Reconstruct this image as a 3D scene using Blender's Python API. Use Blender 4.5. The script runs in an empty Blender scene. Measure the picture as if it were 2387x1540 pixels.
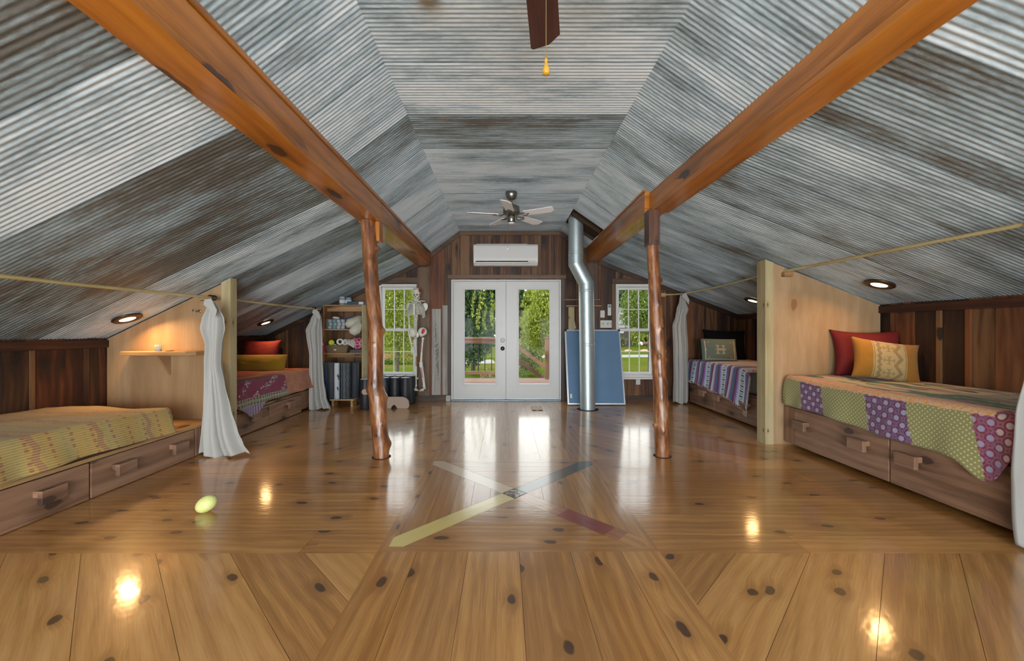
import bpy, bmesh, math, random
from mathutils import Vector, Matrix, Euler, noise
RND = random.Random(11)
S = bpy.context.scene
C = S.collection
PI = math.pi
YB = 6.84                      # room face of the far gable wall

def ceil_z(x):
    if x < -1.25: return 1.115 + .48 * (x + 4.08)
    if x < -.76: return 2.9 - .755 * (-.76 - x)
    if x < .965: return 2.9
    if x < 1.42: return 2.9 - .69 * (x - .965)
    return 2.41 - .395 * (x - 1.62)

# ------------------------------------------------------------------ node helper
class NT:
    def __init__(s, name):
        s.m = bpy.data.materials.new(name); s.m.use_nodes = True
        s.t = s.m.node_tree; s.t.nodes.clear()
        s.out = s.t.nodes.new('ShaderNodeOutputMaterial')
    def put(s, sock, v):
        if isinstance(v, bpy.types.NodeSocket): s.t.links.new(v, sock)
        elif v is not None:
            if isinstance(v, (tuple, list)) and len(v) == 3 and sock.type == 'RGBA': v = (*v, 1)
            sock.default_value = v
    def n(s, typ, ins=None, **kw):
        nd = s.t.nodes.new('ShaderNode' + typ)
        for k, v in kw.items(): setattr(nd, k, v)
        for k, v in (ins or {}).items(): s.put(nd.inputs[k], v)
        return nd
    def m_(s, op, a, b=0.0, c=None):
        nd = s.n('Math', {0: a, 1: b}, operation=op)
        if c is not None: s.put(nd.inputs[2], c)
        return nd.outputs[0]
    def mul(s, a, b): return s.m_('MULTIPLY', a, b)
    def add(s, a, b): return s.m_('ADD', a, b)
    def sub(s, a, b): return s.m_('SUBTRACT', a, b)
    def mod(s, a, b): return s.m_('FLOORED_MODULO', a, b)
    def lt(s, a, b): return s.m_('LESS_THAN', a, b)
    def gt(s, a, b): return s.m_('GREATER_THAN', a, b)
    def sm(s, a, lo, hi, t0=0.0, t1=1.0):
        nd = s.n('MapRange', {0: a, 1: lo, 2: hi, 3: t0, 4: t1}, interpolation_type='SMOOTHSTEP'); return nd.outputs[0]
    def mix(s, f, a, b, mode='MIX'):
        nd = s.n('Mix', data_type='RGBA', blend_type=mode); s.put(nd.inputs[0], f)
        s.put(nd.inputs[6], a); s.put(nd.inputs[7], b); return nd.outputs[2]
    def ramp(s, f, stops, interp='LINEAR'):
        nd = s.n('ValToRGB', {0: f}); cr = nd.color_ramp; cr.interpolation = interp
        while len(cr.elements) < len(stops): cr.elements.new(.5)
        for e, (p, c) in zip(cr.elements, stops): e.position = p; e.color = (*c, 1) if len(c) == 3 else c
        return nd.outputs[0]
    def uv(s):
        return s.n('UVMap').outputs[0]
    def obj(s): return s.n('TexCoord').outputs['Object']
    def xyz(s, v):
        nd = s.n('SeparateXYZ', {0: v}); return nd.outputs
    def vec(s, x=0., y=0., z=0.): return s.n('CombineXYZ', {0: x, 1: y, 2: z}).outputs[0]
    def vmul(s, v, w): return s.n('VectorMath', {0: v, 1: w}, operation='MULTIPLY').outputs[0]
    def vadd(s, v, w): return s.n('VectorMath', {0: v, 1: w}, operation='ADD').outputs[0]
    def noise(s, v, scale=1., detail=3., rough=.5, dist=0.):
        return s.n('TexNoise', {'Vector': v, 'Scale': scale, 'Detail': detail, 'Roughness': rough, 'Distortion': dist}).outputs
    def vor(s, v, scale=1., dim='2D', feat='F1', rnd=1.):
        return s.n('TexVoronoi', {'Vector': v, 'Scale': scale, 'Randomness': rnd}, voronoi_dimensions=dim, feature=feat).outputs
    def attr(s, name): return s.n('Attribute', attribute_name=name).outputs
    def bump(s, h, strength=.3, dist=.01):
        return s.n('Bump', {'Height': h, 'Strength': strength, 'Distance': dist}).outputs[0]
    def bsdf(s, color, rough=.5, metal=0., **kw):
        ins = {'Base Color': color, 'Roughness': rough, 'Metallic': metal}
        for k, v in kw.items(): ins[k.replace('_', ' ')] = v
        p = s.n('BsdfPrincipled', ins)
        s.t.links.new(p.outputs[0], s.out.inputs[0]); return p

def plain(name, col, rough=.5, metal=0., var=.12, scale=9., bump=0., bs=60., **kw):
    N = NT(name); o = N.obj()
    f = N.noise(o, scale, 3)[0]
    c = N.mix(f, tuple(x * (1 - var) for x in col), tuple(min(1, x * (1 + var)) for x in col))
    if bump: kw['Normal'] = N.bump(N.noise(o, bs, 2)[0], bump, .004)
    N.bsdf(c, rough, metal, **kw); return N.m

def wood(name, dark, mid, light, knot, rough=.5, coat=0., crough=.15, bands=13., fine=110., kamt=.5, kscale=(1.7, 3.4), tone=.8, bump=.15, red=None, wob=0., ior=1.5, krad=.13, ring=.35, bandw=1., finew=.35, ctint=(1, 1, 1, 1), skw=None):
    """boards: UV in metres, u along the grain; attribute tone = (lightness, hue, random)"""
    N = NT(name); uv = N.uv(); t = N.n('SeparateColor', {0: N.attr('tone')[0]}).outputs
    u2 = N.vadd(uv, N.vec(N.mul(t[2], 37.), N.mul(t[1], 23.), 0.))
    # knots
    kv = N.vmul(u2, (kscale[0], kscale[1], 1)); wv = N.vadd(kv, N.vmul(N.noise(u2, 9., 2)[1], (.16, .16, 0)))
    V = N.vor(wv, 1.)
    on = N.gt(N.n('SeparateColor', {0: V[1]}).outputs[0], 1 - kamt)
    kd = V[0]; kn = N.mul(N.sm(kd, krad * .7, krad, 1., 0.), on); halo = N.mul(N.sm(kd, krad * .5, krad * 3.2, 1., 0.), on)
    # grain bends round the knots
    wv2 = N.vadd(N.vmul(u2, (1., 1., 1.)), N.vec(0., N.mul(halo, .02), 0.))
    n0 = N.noise(N.vmul(wv2, (.8, 2.2, 1)), 1., 2)[0]
    vv = N.add(N.xyz(wv2)[1], N.mul(n0, .16))
    rg = N.m_('SINE', N.mul(vv, bands * 12.))
    b1 = N.noise(N.vec(N.mul(N.xyz(wv2)[0], .9), N.mul(vv, bands), 0.), 1., 3, .6)[0]
    b2 = N.noise(N.vmul(wv2, (5., fine, 1)), 1., 3)[0]
    f = N.add(N.add(N.mul(b1, bandw), N.mul(b2, finew)), N.add(N.mul(rg, .06 * ring / .35), N.mul(N.sub(t[0], .5), tone)))
    f = N.sub(f, N.mul(halo, .22))
    c = N.ramp(N.sm(f, .3, 1.05), [(0., dark), (.5, mid), (1., light)])
    if red: c = N.mix(N.sm(t[1], .45, 1.), c, N.mix(1., c, red, 'MULTIPLY'))
    c = N.mix(N.mul(kn, .9), c, knot)
    pa = N.attr('paint'); c = N.mix(pa[3], c, N.mix(.25, pa[0], c, 'MULTIPLY'))
    h = N.noise(N.vmul(uv, (5., fine, 1)), 1., 1)[0]
    rv = N.add(rough - .06, N.mul(b1, .12))
    kw = dict(skw or {})
    if coat: kw.update(Coat_Weight=coat, Coat_Roughness=crough, Coat_IOR=ior, Coat_Tint=ctint, Coat_Normal=N.bump(N.mul(N.noise(N.vmul(uv, (14., 30., 1)), 1., 1)[0], wob), .12, .01))
    N.bsdf(c, rv, 0., Normal=N.bump(h, bump * .5, .004), **kw); return N.m

# ------------------------------------------------------------------ mesh builder
def rt(lo=0., hi=1.): return (lo + (hi - lo) * RND.random(), RND.random(), RND.random(), 1.)
class MB:
    def __init__(s): s.v = []; s.f = []; s.uv = []; s.t = []; s.p = []; s.mi = []; s.sm = []; s.gv = []
    def face(s, pts, uvs, tone=None, mi=0, paint=None, smooth=False):
        b = len(s.v); s.v += [tuple(p) for p in pts]; s.f.append(list(range(b, b + len(pts))))
        s.uv += [tuple(q) for q in uvs]; s.t.append(tone or rt()); s.p.append(paint or (0, 0, 0, 0)); s.mi.append(mi); s.sm.append(smooth)
    def poly(s, vs, uvs, tone, mi=0, paint=None):
        s.f.append(list(vs)); s.uv += [tuple(q) for q in uvs]; s.t.append(tone); s.p.append(paint or (0, 0, 0, 0)); s.mi.append(mi); s.sm.append(False)
    def hexa(s, p, grain=None, tone=None, mi=0, paint=None):
        """8 corners: bottom 4 ccw then top 4 ccw"""
        p = [Vector(q) for q in p]; tone = tone or rt(); o = (RND.random() * 9, RND.random() * 9)
        L = [(p[1] - p[0]), (p[3] - p[0]), (p[4] - p[0])]
        g = grain if grain is not None else max(range(3), key=lambda i: L[i].length)
        ax = [l.normalized() if l.length > 1e-9 else Vector((0, 0, 1)) for l in L]; c = len(s.v); s.v += [tuple(q) for q in p]
        for q, (a, b) in (((0, 3, 2, 1), (0, 1)), ((4, 5, 6, 7), (0, 1)), ((0, 1, 5, 4), (0, 2)), ((2, 3, 7, 6), (0, 2)), ((1, 2, 6, 5), (1, 2)), ((3, 0, 4, 7), (1, 2))):
            if b == g or (a != g and b == g): a, b = b, a
            s.poly([c + i for i in q], [(ax[a].dot(p[i] - p[0]) + o[0], ax[b].dot(p[i] - p[0]) + o[1]) for i in q], tone, mi, paint)
    def box(s, x0, x1, y0, y1, z0, z1, **k):
        s.hexa([(x0, y0, z0), (x1, y0, z0), (x1, y1, z0), (x0, y1, z0), (x0, y0, z1), (x1, y0, z1), (x1, y1, z1), (x0, y1, z1)], **k)
    def prism(s, poly, a, b, axis='y', grain='x', **k):
        """2D polygon (u,v) pushed from a to b along axis; axis y: (x,z); x: (y,z); z: (x,y)"""
        f = {'y': lambda u, v, w: (u, w, v), 'x': lambda u, v, w: (w, u, v), 'z': lambda u, v, w: (u, v, w)}[axis]
        t = k.pop('tone', None) or rt(); o = (RND.random() * 9, RND.random() * 9)
        uvf = (lambda u, v: (u + o[0], v + o[1])) if grain == 'x' else (lambda u, v: (v + o[0], u + o[1]))
        A = [f(u, v, a) for u, v in poly]; B = [f(u, v, b) for u, v in poly]; U = [uvf(u, v) for u, v in poly]
        n = len(poly); c = len(s.v); s.v += A + B
        s.poly(range(c, c + n), U, t, **k); s.poly(range(c + 2 * n - 1, c + n - 1, -1), U[::-1], t, **k)
        for i in range(n):
            j = (i + 1) % n; L = math.dist(poly[i], poly[j])
            s.poly([c + i, c + j, c + n + j, c + n + i], [(o[0], o[1]), (o[0] + L, o[1]), (o[0] + L, o[1] + abs(b - a)), (o[0], o[1] + abs(b - a))], t, **k)
    def grid(s, fn, nu, nv, tone=None, mi=0, smooth=True, uvf=None, wrap=False):
        b = len(s.v); t = tone or rt()
        for i in range(nu + 1):
            for j in range(nv + 1): s.v.append(tuple(fn(i / nu, j / nv)))
        s.gv += range(b, len(s.v)); uvf = uvf or (lambda a, c: (a, c))
        for i in range(nu):
            for j in range(nv):
                s.f.append([b + i * (nv + 1) + j, b + (i + 1) * (nv + 1) + j, b + (i + 1) * (nv + 1) + j + 1, b + i * (nv + 1) + j + 1])
                s.uv += [uvf(i / nu, j / nv), uvf((i + 1) / nu, j / nv), uvf((i + 1) / nu, (j + 1) / nv), uvf(i / nu, (j + 1) / nv)]
                s.t.append([t(i / nu, j / nv), t((i + 1) / nu, j / nv), t((i + 1) / nu, (j + 1) / nv), t(i / nu, (j + 1) / nv)] if callable(t) else t); s.p.append((0, 0, 0, 0)); s.mi.append(mi); s.sm.append(smooth)
    def tube(s, pts, r, seg=10, caps=True, tone=None, mi=0, smooth=True):
        pts = [Vector(p) for p in pts]; rr = r if isinstance(r, (list, tuple)) else [r] * len(pts); t = tone or rt()
        d0 = (pts[1] - pts[0]).normalized(); up = Vector((0, 0, 1)) if abs(d0.z) < .9 else Vector((1, 0, 0))
        a = d0.cross(up).normalized(); rings = []; L = 0
        for i, p in enumerate(pts):
            d = ((pts[min(i + 1, len(pts) - 1)] - pts[max(i - 1, 0)])).normalized()
            a = (a - d * a.dot(d)).normalized(); c = d.cross(a)
            if i: L += (p - pts[i - 1]).length
            rings.append(([p + (a * math.cos(2 * PI * k / seg) + c * math.sin(2 * PI * k / seg)) * rr[i] for k in range(seg)], L))
        b = len(s.v)
        for R, _ in rings: s.v += [tuple(q) for q in R]
        w = 2 * PI * max(rr) / seg
        for i in range(len(rings) - 1):
            for k in range(seg):
                k2 = (k + 1) % seg
                s.f.append([b + i * seg + k, b + i * seg + k2, b + (i + 1) * seg + k2, b + (i + 1) * seg + k])
                s.uv += [(rings[i][1], k * w), (rings[i][1], (k + 1) * w), (rings[i + 1][1], (k + 1) * w), (rings[i + 1][1], k * w)]
                s.t.append(t); s.p.append((0, 0, 0, 0)); s.mi.append(mi); s.sm.append(smooth)
        if caps:
            for R in (rings[0][0][::-1], rings[-1][0]): s.face(R, [(q.x, q.y) for q in R], t, mi)
    def lathe(s, prof, c=(0, 0, 0), axis=(0, 0, 1), seg=24, tone=None, mi=0, smooth=True):
        """prof: (r, h) pairs along axis"""
        ax = Vector(axis).normalized(); q = Vector((0, 0, 1)).rotation_difference(ax); c = Vector(c); t = tone or rt()
        n = len(prof)
        def fn(i, j):
            r, h = prof[min(n - 1, round(j * (n - 1)))]; a = 2 * PI * i
            return c + q @ Vector((r * math.cos(a), r * math.sin(a), h))
        s.grid(fn, seg, n - 1, t, mi, smooth)
    def ball(s, c, r, seg=16, rings=10, rot=None, tone=None, mi=0, fn=None):
        c = Vector(c); r = Vector(r) if not isinstance(r, (int, float)) else Vector((r, r, r)); M = rot.to_matrix() if rot else Matrix.Identity(3)
        def g(i, j):
            a = 2 * PI * i; b = PI * j; p = Vector((math.sin(b) * math.cos(a), math.sin(b) * math.sin(a), -math.cos(b)))
            k = fn(p) if fn else 1.
            return c + M @ Vector((p.x * r.x, p.y * r.y, p.z * r.z)) * k
        s.grid(g, seg, rings, tone, mi)
    def build(s, name, mats, parent=None, bevel=0., weld=True, flip=True, solid=0.):
        me = bpy.data.meshes.new(name); me.from_pydata(s.v, [], s.f)
        ul = me.uv_layers.new(name='UVMap'); ul.data.foreach_set('uv', [x for q in s.uv for x in q])
        at = me.attributes.new('paint', 'FLOAT_COLOR', 'FACE'); at.data.foreach_set('color', [x for q in s.p for x in q])
        at = me.attributes.new('tone', 'FLOAT_COLOR', 'CORNER'); at.data.foreach_set('color', [x for q, f in zip(s.t, s.f) for c in (q if isinstance(q, list) else [q] * len(f)) for x in c])
        me.polygons.foreach_set('material_index', s.mi); me.polygons.foreach_set('use_smooth', s.sm)
        for m in (mats if isinstance(mats, (list, tuple)) else [mats]): me.materials.append(m)
        o = bpy.data.objects.new(name, me); C.objects.link(o)
        bm = bmesh.new(); bm.from_mesh(me)
        if weld and s.gv: bm.verts.ensure_lookup_table(); bmesh.ops.remove_doubles(bm, verts=[bm.verts[i] for i in s.gv], dist=1e-5)
        if flip: bmesh.ops.recalc_face_normals(bm, faces=bm.faces)
        bm.to_mesh(me); bm.free()
        if solid:
            k = o.modifiers.new('thickness', 'SOLIDIFY'); k.thickness = solid; k.offset = 0
        if bevel:
            k = o.modifiers.new('edges', 'BEVEL'); k.width = bevel; k.segments = 2; k.limit_method = 'ANGLE'; k.angle_limit = .7
        if parent is not None:
            o.parent = parent; o.matrix_parent_inverse = Matrix.Translation(-Vector(parent.location))
        return o
def tag(o, label, cat, group=None, kind=None):
    o['label'] = label
    if cat: o['category'] = cat
    if group: o['group'] = group
    if kind: o['kind'] = kind
    return o
def thing(name, label, cat, loc=(0, 0, 0), group=None):
    o = bpy.data.objects.new(name, None); C.objects.link(o); o.location = loc; o.empty_display_size = .1
    return tag(o, label, cat, group)
def struct(o, label=None):
    o['kind'] = 'structure'
    if label: o['label'] = label
    return o
def dup(root, off, rotz=0., label=None, group=None):
    r = root.copy(); C.objects.link(r); r.location = Vector(root.location) + Vector(off); r.rotation_euler.z += rotz
    if label: r['label'] = label
    if group: r['group'] = group
    for ch in list(root.children):
        c = ch.copy(); C.objects.link(c); c.parent = r; c.matrix_parent_inverse = ch.matrix_parent_inverse.copy()
        for g in list(ch.children):
            d = g.copy(); C.objects.link(d); d.parent = c; d.matrix_parent_inverse = g.matrix_parent_inverse.copy()
    return r
SKY, SUN, FILL, EXPO = 3.5, 4.4, 215., 0.
# ------------------------------------------------------------------ materials
M_floor = wood('floor_pine', (.30, .125, .030), (.505, .238, .066), (.64, .345, .12), (.040, .016, .008), .36, coat=.85, crough=.12, ior=1.62, bands=9, fine=150, kamt=.58, kscale=(2.5, 4.6), tone=.42, bump=.055, wob=.3, krad=.105, bandw=.58, finew=.5, skw=dict(IOR=1.75, Specular_Tint=(1., .80, .55, 1)))
M_wall = wood('reclaimed_boards', (.026, .011, .006), (.085, .035, .013), (.19, .095, .038), (.010, .006, .004), .62, bands=9, kamt=.3, tone=.95, red=(1., .66, .52), ring=.3, bandw=1.25, finew=.2)
M_trim = wood('brown_trim', (.035, .018, .010), (.085, .042, .020), (.15, .082, .040), (.02, .012, .008), .5, tone=.5)
M_beam = wood('varnished_beam', (.22, .070, .005), (.46, .150, .010), (.60, .225, .020), (.045, .012, .006), .4, coat=.6, crough=.11, bands=6, kamt=.34, kscale=(1.3, 3.6), tone=.35, bump=.05, wob=.25, krad=.16)
M_ply = wood('birch_ply', (.29, .172, .080), (.385, .245, .125), (.48, .325, .19), (.22, .09, .035), .55, bands=4, kamt=.06, tone=.25, ring=.2)
M_stud = wood('pale_stud', (.28, .215, .095), (.40, .32, .165), (.48, .40, .23), (.10, .06, .03), .6, bands=6, kamt=.5, kscale=(3., 7.), tone=.2, krad=.06)
M_bed = wood('bed_pine', (.135, .068, .036), (.27, .145, .085), (.36, .21, .125), (.045, .025, .018), .5, coat=.25, crough=.3, bands=8, kamt=.4, kscale=(2.2, 4.2), tone=.35)
M_shelfwood = wood('shelf_pine', (.20, .10, .035), (.36, .20, .08), (.47, .29, .13), (.06, .03, .02), .5, bands=8, kamt=.3, tone=.3)
M_greyboard = wood('weathered_board', (.17, .145, .12), (.31, .28, .245), (.44, .42, .39), (.06, .05, .045), .7, bands=10, kamt=.1, tone=.3)
M_deck = wood('deck_cedar', (.09, .038, .018), (.17, .08, .04), (.26, .14, .08), (.08, .04, .03), .65, bands=10, tone=.3)

def log_mat():
    N = NT('log_bark'); uv = N.uv(); t = N.n('SeparateColor', {0: N.attr('tone')[0]}).outputs
    f = N.noise(N.vmul(uv, (7., 34., 1)), 1., 4, .65)[0]; g = N.noise(N.vmul(uv, (3.2, 9., 1)), 1., 4, .6)[0]
    c = N.ramp(N.sm(N.add(N.mul(f, .55), N.mul(g, .75)), .38, .88), [(0., (.040, .016, .009)), (.3, (.14, .047, .016)), (.6, (.235, .082, .024)), (.85, (.36, .15, .052)), (1., (.40, .26, .165))])
    c = N.mix(N.sm(t[0], .35, .75), c, (.075, .035, .018)); c = N.mix(N.sm(t[0], .72, .95), c, (.018, .012, .010))
    gr = N.mul(N.sm(N.noise(N.vmul(uv, (3., 9., 1)), 1., 4)[0], .56, .68), N.sm(N.xyz(N.obj())[2], .1, 1.0, .75, .1)); c = N.mix(gr, c, (.30, .25, .22))
    N.bsdf(c, .4, Coat_Weight=.45, Coat_Roughness=.2, Normal=N.bump(N.noise(N.vmul(uv, (5., 20., 1)), 1., 2)[0], .35, .01)); return N.m
M_log = log_mat()

def metal_mat():
    N = NT('galvanised_sheet'); uv = N.uv(); t = N.n('SeparateColor', {0: N.attr('tone')[0]}).outputs
    w = N.vadd(uv, N.vec(N.mul(t[1], 40.), N.mul(t[2], 17.), 0.))
    a = N.noise(N.vmul(w, (.9, 3.2, 1)), 1., 3, .55)[0]                   # big blotches
    b = N.noise(N.vmul(w, (3.2, 30., 1)), 1., 4, .62)[0]                  # streaks down the ribs
    d = N.noise(N.vmul(w, (20., 60., 1)), 1., 3, .7)[0]                   # flakes
    f = N.add(N.mul(N.sub(N.add(N.add(N.mul(a, 1.15), N.mul(b, .70)), N.mul(d, .38)), 1.115), N.add(.5, N.mul(t[0], .65))), N.add(1.115, N.mul(N.sub(t[0], .5), .58)))
    c = N.ramp(N.sm(f, .62, 1.5), [(0., (.135, .128, .110)), (.2, (.19, .195, .182)), (.40, (.315, .41, .455)), (.68, (.485, .61, .685)), (1., (.73, .83, .89))])
    ru = N.mul(N.sm(N.noise(N.vmul(w, (1.1, 2.3, 1)), 1., 4, .75)[0], .66, .74), N.sm(d, .42, .6)); c = N.mix(N.mul(ru, .8), c, (.36, .17, .045))
    N.bsdf(c, N.sm(f, .6, 1.4, .38, .6), N.sm(f, .7, 1.4, .52, .12), Specular_IOR_Level=.5); return N.m
M_metal = metal_mat()
M_duct = plain('duct_steel', (.50, .585, .60), .44, .7, .15, 30)
M_dark = plain('attic_dark', (.06, .03, .015), .8)
M_white = plain('white_paint', (.60, .595, .575), .38, 0, .03)
M_vinyl = plain('window_vinyl', (.72, .71, .69), .35, 0, .03)
M_acw = plain('appliance_white', (.68, .67, .65), .35, 0, .02)
M_blackm = plain('black_metal', (.012, .013, .015), .35, .4)
M_nickel = plain('brushed_nickel', (.26, .26, .235), .3, .9)
M_darkgap = plain('dark_gap', (.006, .005, .005), .9)
M_wblade = plain('fan_blade_white', (.86, .86, .86), .4, 0, .05)
M_rblade = wood('fan_blade_mahogany', (.035, .013, .010), (.062, .024, .018), (.092, .038, .028), (.05, .02, .015), .4, bands=9, kamt=0, tone=.1)
M_gold = plain('brass_chain', (.55, .40, .13), .3, .9)
M_amber = plain('amber_glass', (.75, .42, .05), .08, 0, .35, 40, Transmission_Weight=.5)
M_crystal = plain('crystal_bead', (.85, .85, .83), .05, 0, .05)
M_bronze = plain('bronze_trim', (.10, .06, .035), .35, .7)
M_blue = plain('blue_felt', (.125, .225, .36), .9, 0, .1, 5, .25, 500)
M_alu = plain('aluminium', (.62, .64, .66), .35, .6)
M_foam = plain('black_foam', (.016, .020, .026), .5, 0, .3, 150)
M_foamtop = plain('foam_end_sheen', (.70, .73, .75), .8)  # pale colour paints the window's reflection onto the black foam ends
M_rocker = plain('beige_plywood', (.42, .31, .235), .55, 0, .1, 5)
M_bone = plain('bone_plastic', (.74, .73, .64), .45, 0, .12, 20)
M_bonered = plain('muscle_red', (.55, .02, .03), .5)
M_bonepink = plain('muscle_pink', (.55, .16, .32), .5)
M_socket = plain('socket_shadow', (.10, .075, .05), .8)
M_bonebrown = plain('ligament_brown', (.36, .16, .06), .5)
M_linen = plain('linen', (.45, .44, .41), .85, 0, .07, 120, .2, 900, Sheen_Weight=.2)
M_redcush = plain('red_cotton', (.15, .006, .006), .85, 0, .2, 90, .2, 500)
M_blackcush = plain('black_plush', (.005, .005, .007), .95, 0, .3, 90, .5, 260, Specular_IOR_Level=.1)
M_mattress = plain('mattress_ticking', (.30, .25, .19), .85, 0, .12, 60)
M_plate = plain('switch_plate', (.62, .63, .60), .4, 0, .03)
M_yellowtoy = plain('yellow_toy', (.72, .76, .27), .35, 0, .06, Subsurface_Weight=.0)
M_tennis = plain('tennis_felt', (.55, .62, .06), .9)
M_toolwhite = plain('white_cloth', (.66, .65, .60), .85, 0, .1, 30)
M_cream = plain('cream_vinyl', (.55, .53, .43), .55, 0, .06)
M_tub = plain('clear_tub', (.42, .55, .65), .2, 0, .1, 5, Alpha=.16)
M_bluelid = plain('blue_plastic', (.03, .09, .30), .4)
M_teal = plain('teal_plastic', (.10, .32, .42), .5)
M_green = plain('green_plastic', (.16, .55, .20), .5)
def bag_mat():
    N = NT('pink_bag'); v = N.vor(N.vmul(N.obj(), (14., 14., 26.)), 1., '3D', 'DISTANCE_TO_EDGE')[0]; N.bsdf(N.mix(N.sm(v, .04, .12, .8, 0.), (.33, .02, .075), (.62, .40, .46)), .5); return N.m
M_pink = bag_mat()
M_wicker = plain('wicker', (.16, .115, .06), .8, 0, .5, 120, .8, 120)
M_greymat = plain('grey_mat', (.10, .11, .115), .7)
M_navymat = plain('navy_mat', (.012, .04, .085), .6, 0, .15)
M_slatemat = plain('slate_mat', (.030, .036, .045), .65, 0, .15)
M_blueteal = plain('blue_book', (.035, .075, .11), .5)
M_paper = plain('paper', (.62, .66, .70), .7)
M_rope = plain('blue_strap', (.01, .07, .33), .6)
M_glassjar = plain('glass_jar', (.45, .58, .62), .1, 0, .3, 30, Alpha=.6)
M_bamboo = wood('bamboo', (.38, .28, .11), (.52, .42, .20), (.62, .52, .28), (.3, .2, .08), .45, bands=5, kamt=.2, tone=.1)
M_ring = plain('iron_ring', (.05, .045, .04), .35, .8)
M_yarrow = None

def glass():
    N = NT('window_glass')
    tr = N.n('BsdfTransparent', {'Color': (.95, .97, .96, 1)}); gl = N.n('BsdfGlossy', {'Roughness': .02})
    fr = N.n('Fresnel', {'IOR': 1.45}); mx = N.n('MixShader', {0: N.mul(fr.outputs[0], .06)})
    N.t.links.new(tr.outputs[0], mx.inputs[1]); N.t.links.new(gl.outputs[0], mx.inputs[2]); N.t.links.new(mx.outputs[0], N.out.inputs[0]); return N.m
M_glass = glass()
def lamp(name, col, st):
    N = NT(name); e = N.n('Emission', {'Color': (*col, 1), 'Strength': st}); N.t.links.new(e.outputs[0], N.out.inputs[0]); return N.m
M_lens = lamp('warm_lens', (1., .80, .50), 5.)
M_fanlens = lamp('fan_lens', (1., .98, .92), 1.)

# ------------- textiles (UV in metres: u along the bed, v from the wall over the edge and down)
def cloth(N, c, h=None, rough=.9, bs=.5):
    uv = N.uv(); w = N.noise(uv, 420., 2)[0]
    N.bsdf(N.mix(.18, c, N.mix(w, (.0, .0, .0), (1, 1, 1)), 'OVERLAY'), rough, Normal=N.bump(N.add(w, h) if h else w, bs, .003), Sheen_Weight=.15); return N.m
def circ(N, u, v, pu, pv, r, ou=0., ov=0.):
    a = N.sub(N.mod(N.add(u, ou), pu), pu / 2); b = N.sub(N.mod(N.add(v, ov), pv), pv / 2)
    return N.sm(N.m_('SQRT', N.add(N.mul(a, a), N.mul(b, b))), r * .75, r * 1.15, 1., 0.)
def mustard_kantha():
    N = NT('mustard_kantha'); x = N.xyz(N.uv()); u = N.add(x[0], N.mul(N.noise(N.uv(), 5., 1)[0], .015)); v = x[1]
    base = N.mix(N.noise(N.uv(), 3., 3)[0], (.36, .205, .032), (.47, .30, .07))
    base = N.mix(N.mul(N.sm(N.m_('SINE', N.mul(u, 2 * PI / .29)), -.2, .9), .45), base, (.33, .28, .10))
    dots = N.mul(circ(N, u, v, .133, .040, .0125), N.gt(N.noise(N.vmul(N.uv(), (4., 8., 1)), 1., 1)[0], .36))
    leaf = N.mul(circ(N, u, v, .133, .040, .0115, .052, .02), .4)
    wav = N.add(u, N.mul(N.m_('SINE', N.mul(v, 2 * PI / .13)), .011))
    band = N.mul(N.lt(N.m_('ABSOLUTE', N.sub(N.mod(N.add(wav, .05), .40), .15)), .021), .62)
    c = N.mix(leaf, base, (.22, .20, .10)); c = N.mix(N.mul(dots, .72), c, (.26, .055, .045)); c = N.mix(band, c, (.27, .085, .06))
    st = N.lt(N.mod(v, .0155), .0035); c = N.mix(N.mul(st, .45), c, (.72, .62, .36))
    return cloth(N, c, N.mul(st, -.6))
def crochet():
    N = NT('crochet_blanket'); x = N.xyz(N.uv()); u, v = x[0], x[1]
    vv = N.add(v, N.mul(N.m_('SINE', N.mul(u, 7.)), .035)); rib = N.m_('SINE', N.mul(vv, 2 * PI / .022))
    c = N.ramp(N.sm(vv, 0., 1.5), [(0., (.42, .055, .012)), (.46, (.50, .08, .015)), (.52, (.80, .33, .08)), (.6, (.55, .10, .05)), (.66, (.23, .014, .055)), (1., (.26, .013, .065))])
    V = N.vor(N.vmul(N.uv(), (1., 1., 1)), 27., rnd=.6); on = N.gt(N.n('SeparateColor', {0: V[1]}).outputs[1], .2)
    bandv = N.lt(N.m_('ABSOLUTE', N.sub(N.mod(N.add(vv, N.mul(u, .55)), .235), .11)), .035)
    fl = N.mul(N.mul(N.mul(N.sm(V[0], .30, .48, 1., 0.), on), bandv), N.gt(vv, .98))
    c = N.mix(N.mul(fl, .9), c, N.mix(N.n('SeparateColor', {0: V[1]}).outputs[0], (.62, .56, .40), (.40, .38, .52)))
    end = N.lt(N.m_('ABSOLUTE', N.sub(u, 5.75)), .38)
    pw = N.mix(N.mul(N.n('TexChecker', {'Vector': N.uv(), 'Scale': 9.}).outputs[1], 1.), (.58, .13, .025), (.50, .20, .12))
    pw = N.mix(N.mul(N.gt(N.vor(N.uv(), 48., rnd=.2)[0], .42), .55), pw, (.60, .36, .22))
    c = N.mix(N.mul(end, N.gt(vv, .62)), c, pw)
    hem = x[1]; 
    g = N.gt(N.attr('paint')[0] if False else hem, 1.255); gz = N.mix(circ(N, u, v, .05, .05, .016), (.28, .42, .24), (.30, .03, .06))
    c = N.mix(N.mul(g, N.sub(1., end)), c, gz); c = N.mix(N.gt(hem, 1.345), c, N.mix(N.gt(N.m_('SINE', N.mul(u, 160.)), .2), (.44, .38, .50), (.22, .12, .24)))
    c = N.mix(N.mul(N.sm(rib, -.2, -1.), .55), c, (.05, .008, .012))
    return cloth(N, c, N.mul(rib, 2.), bs=.6)
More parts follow.
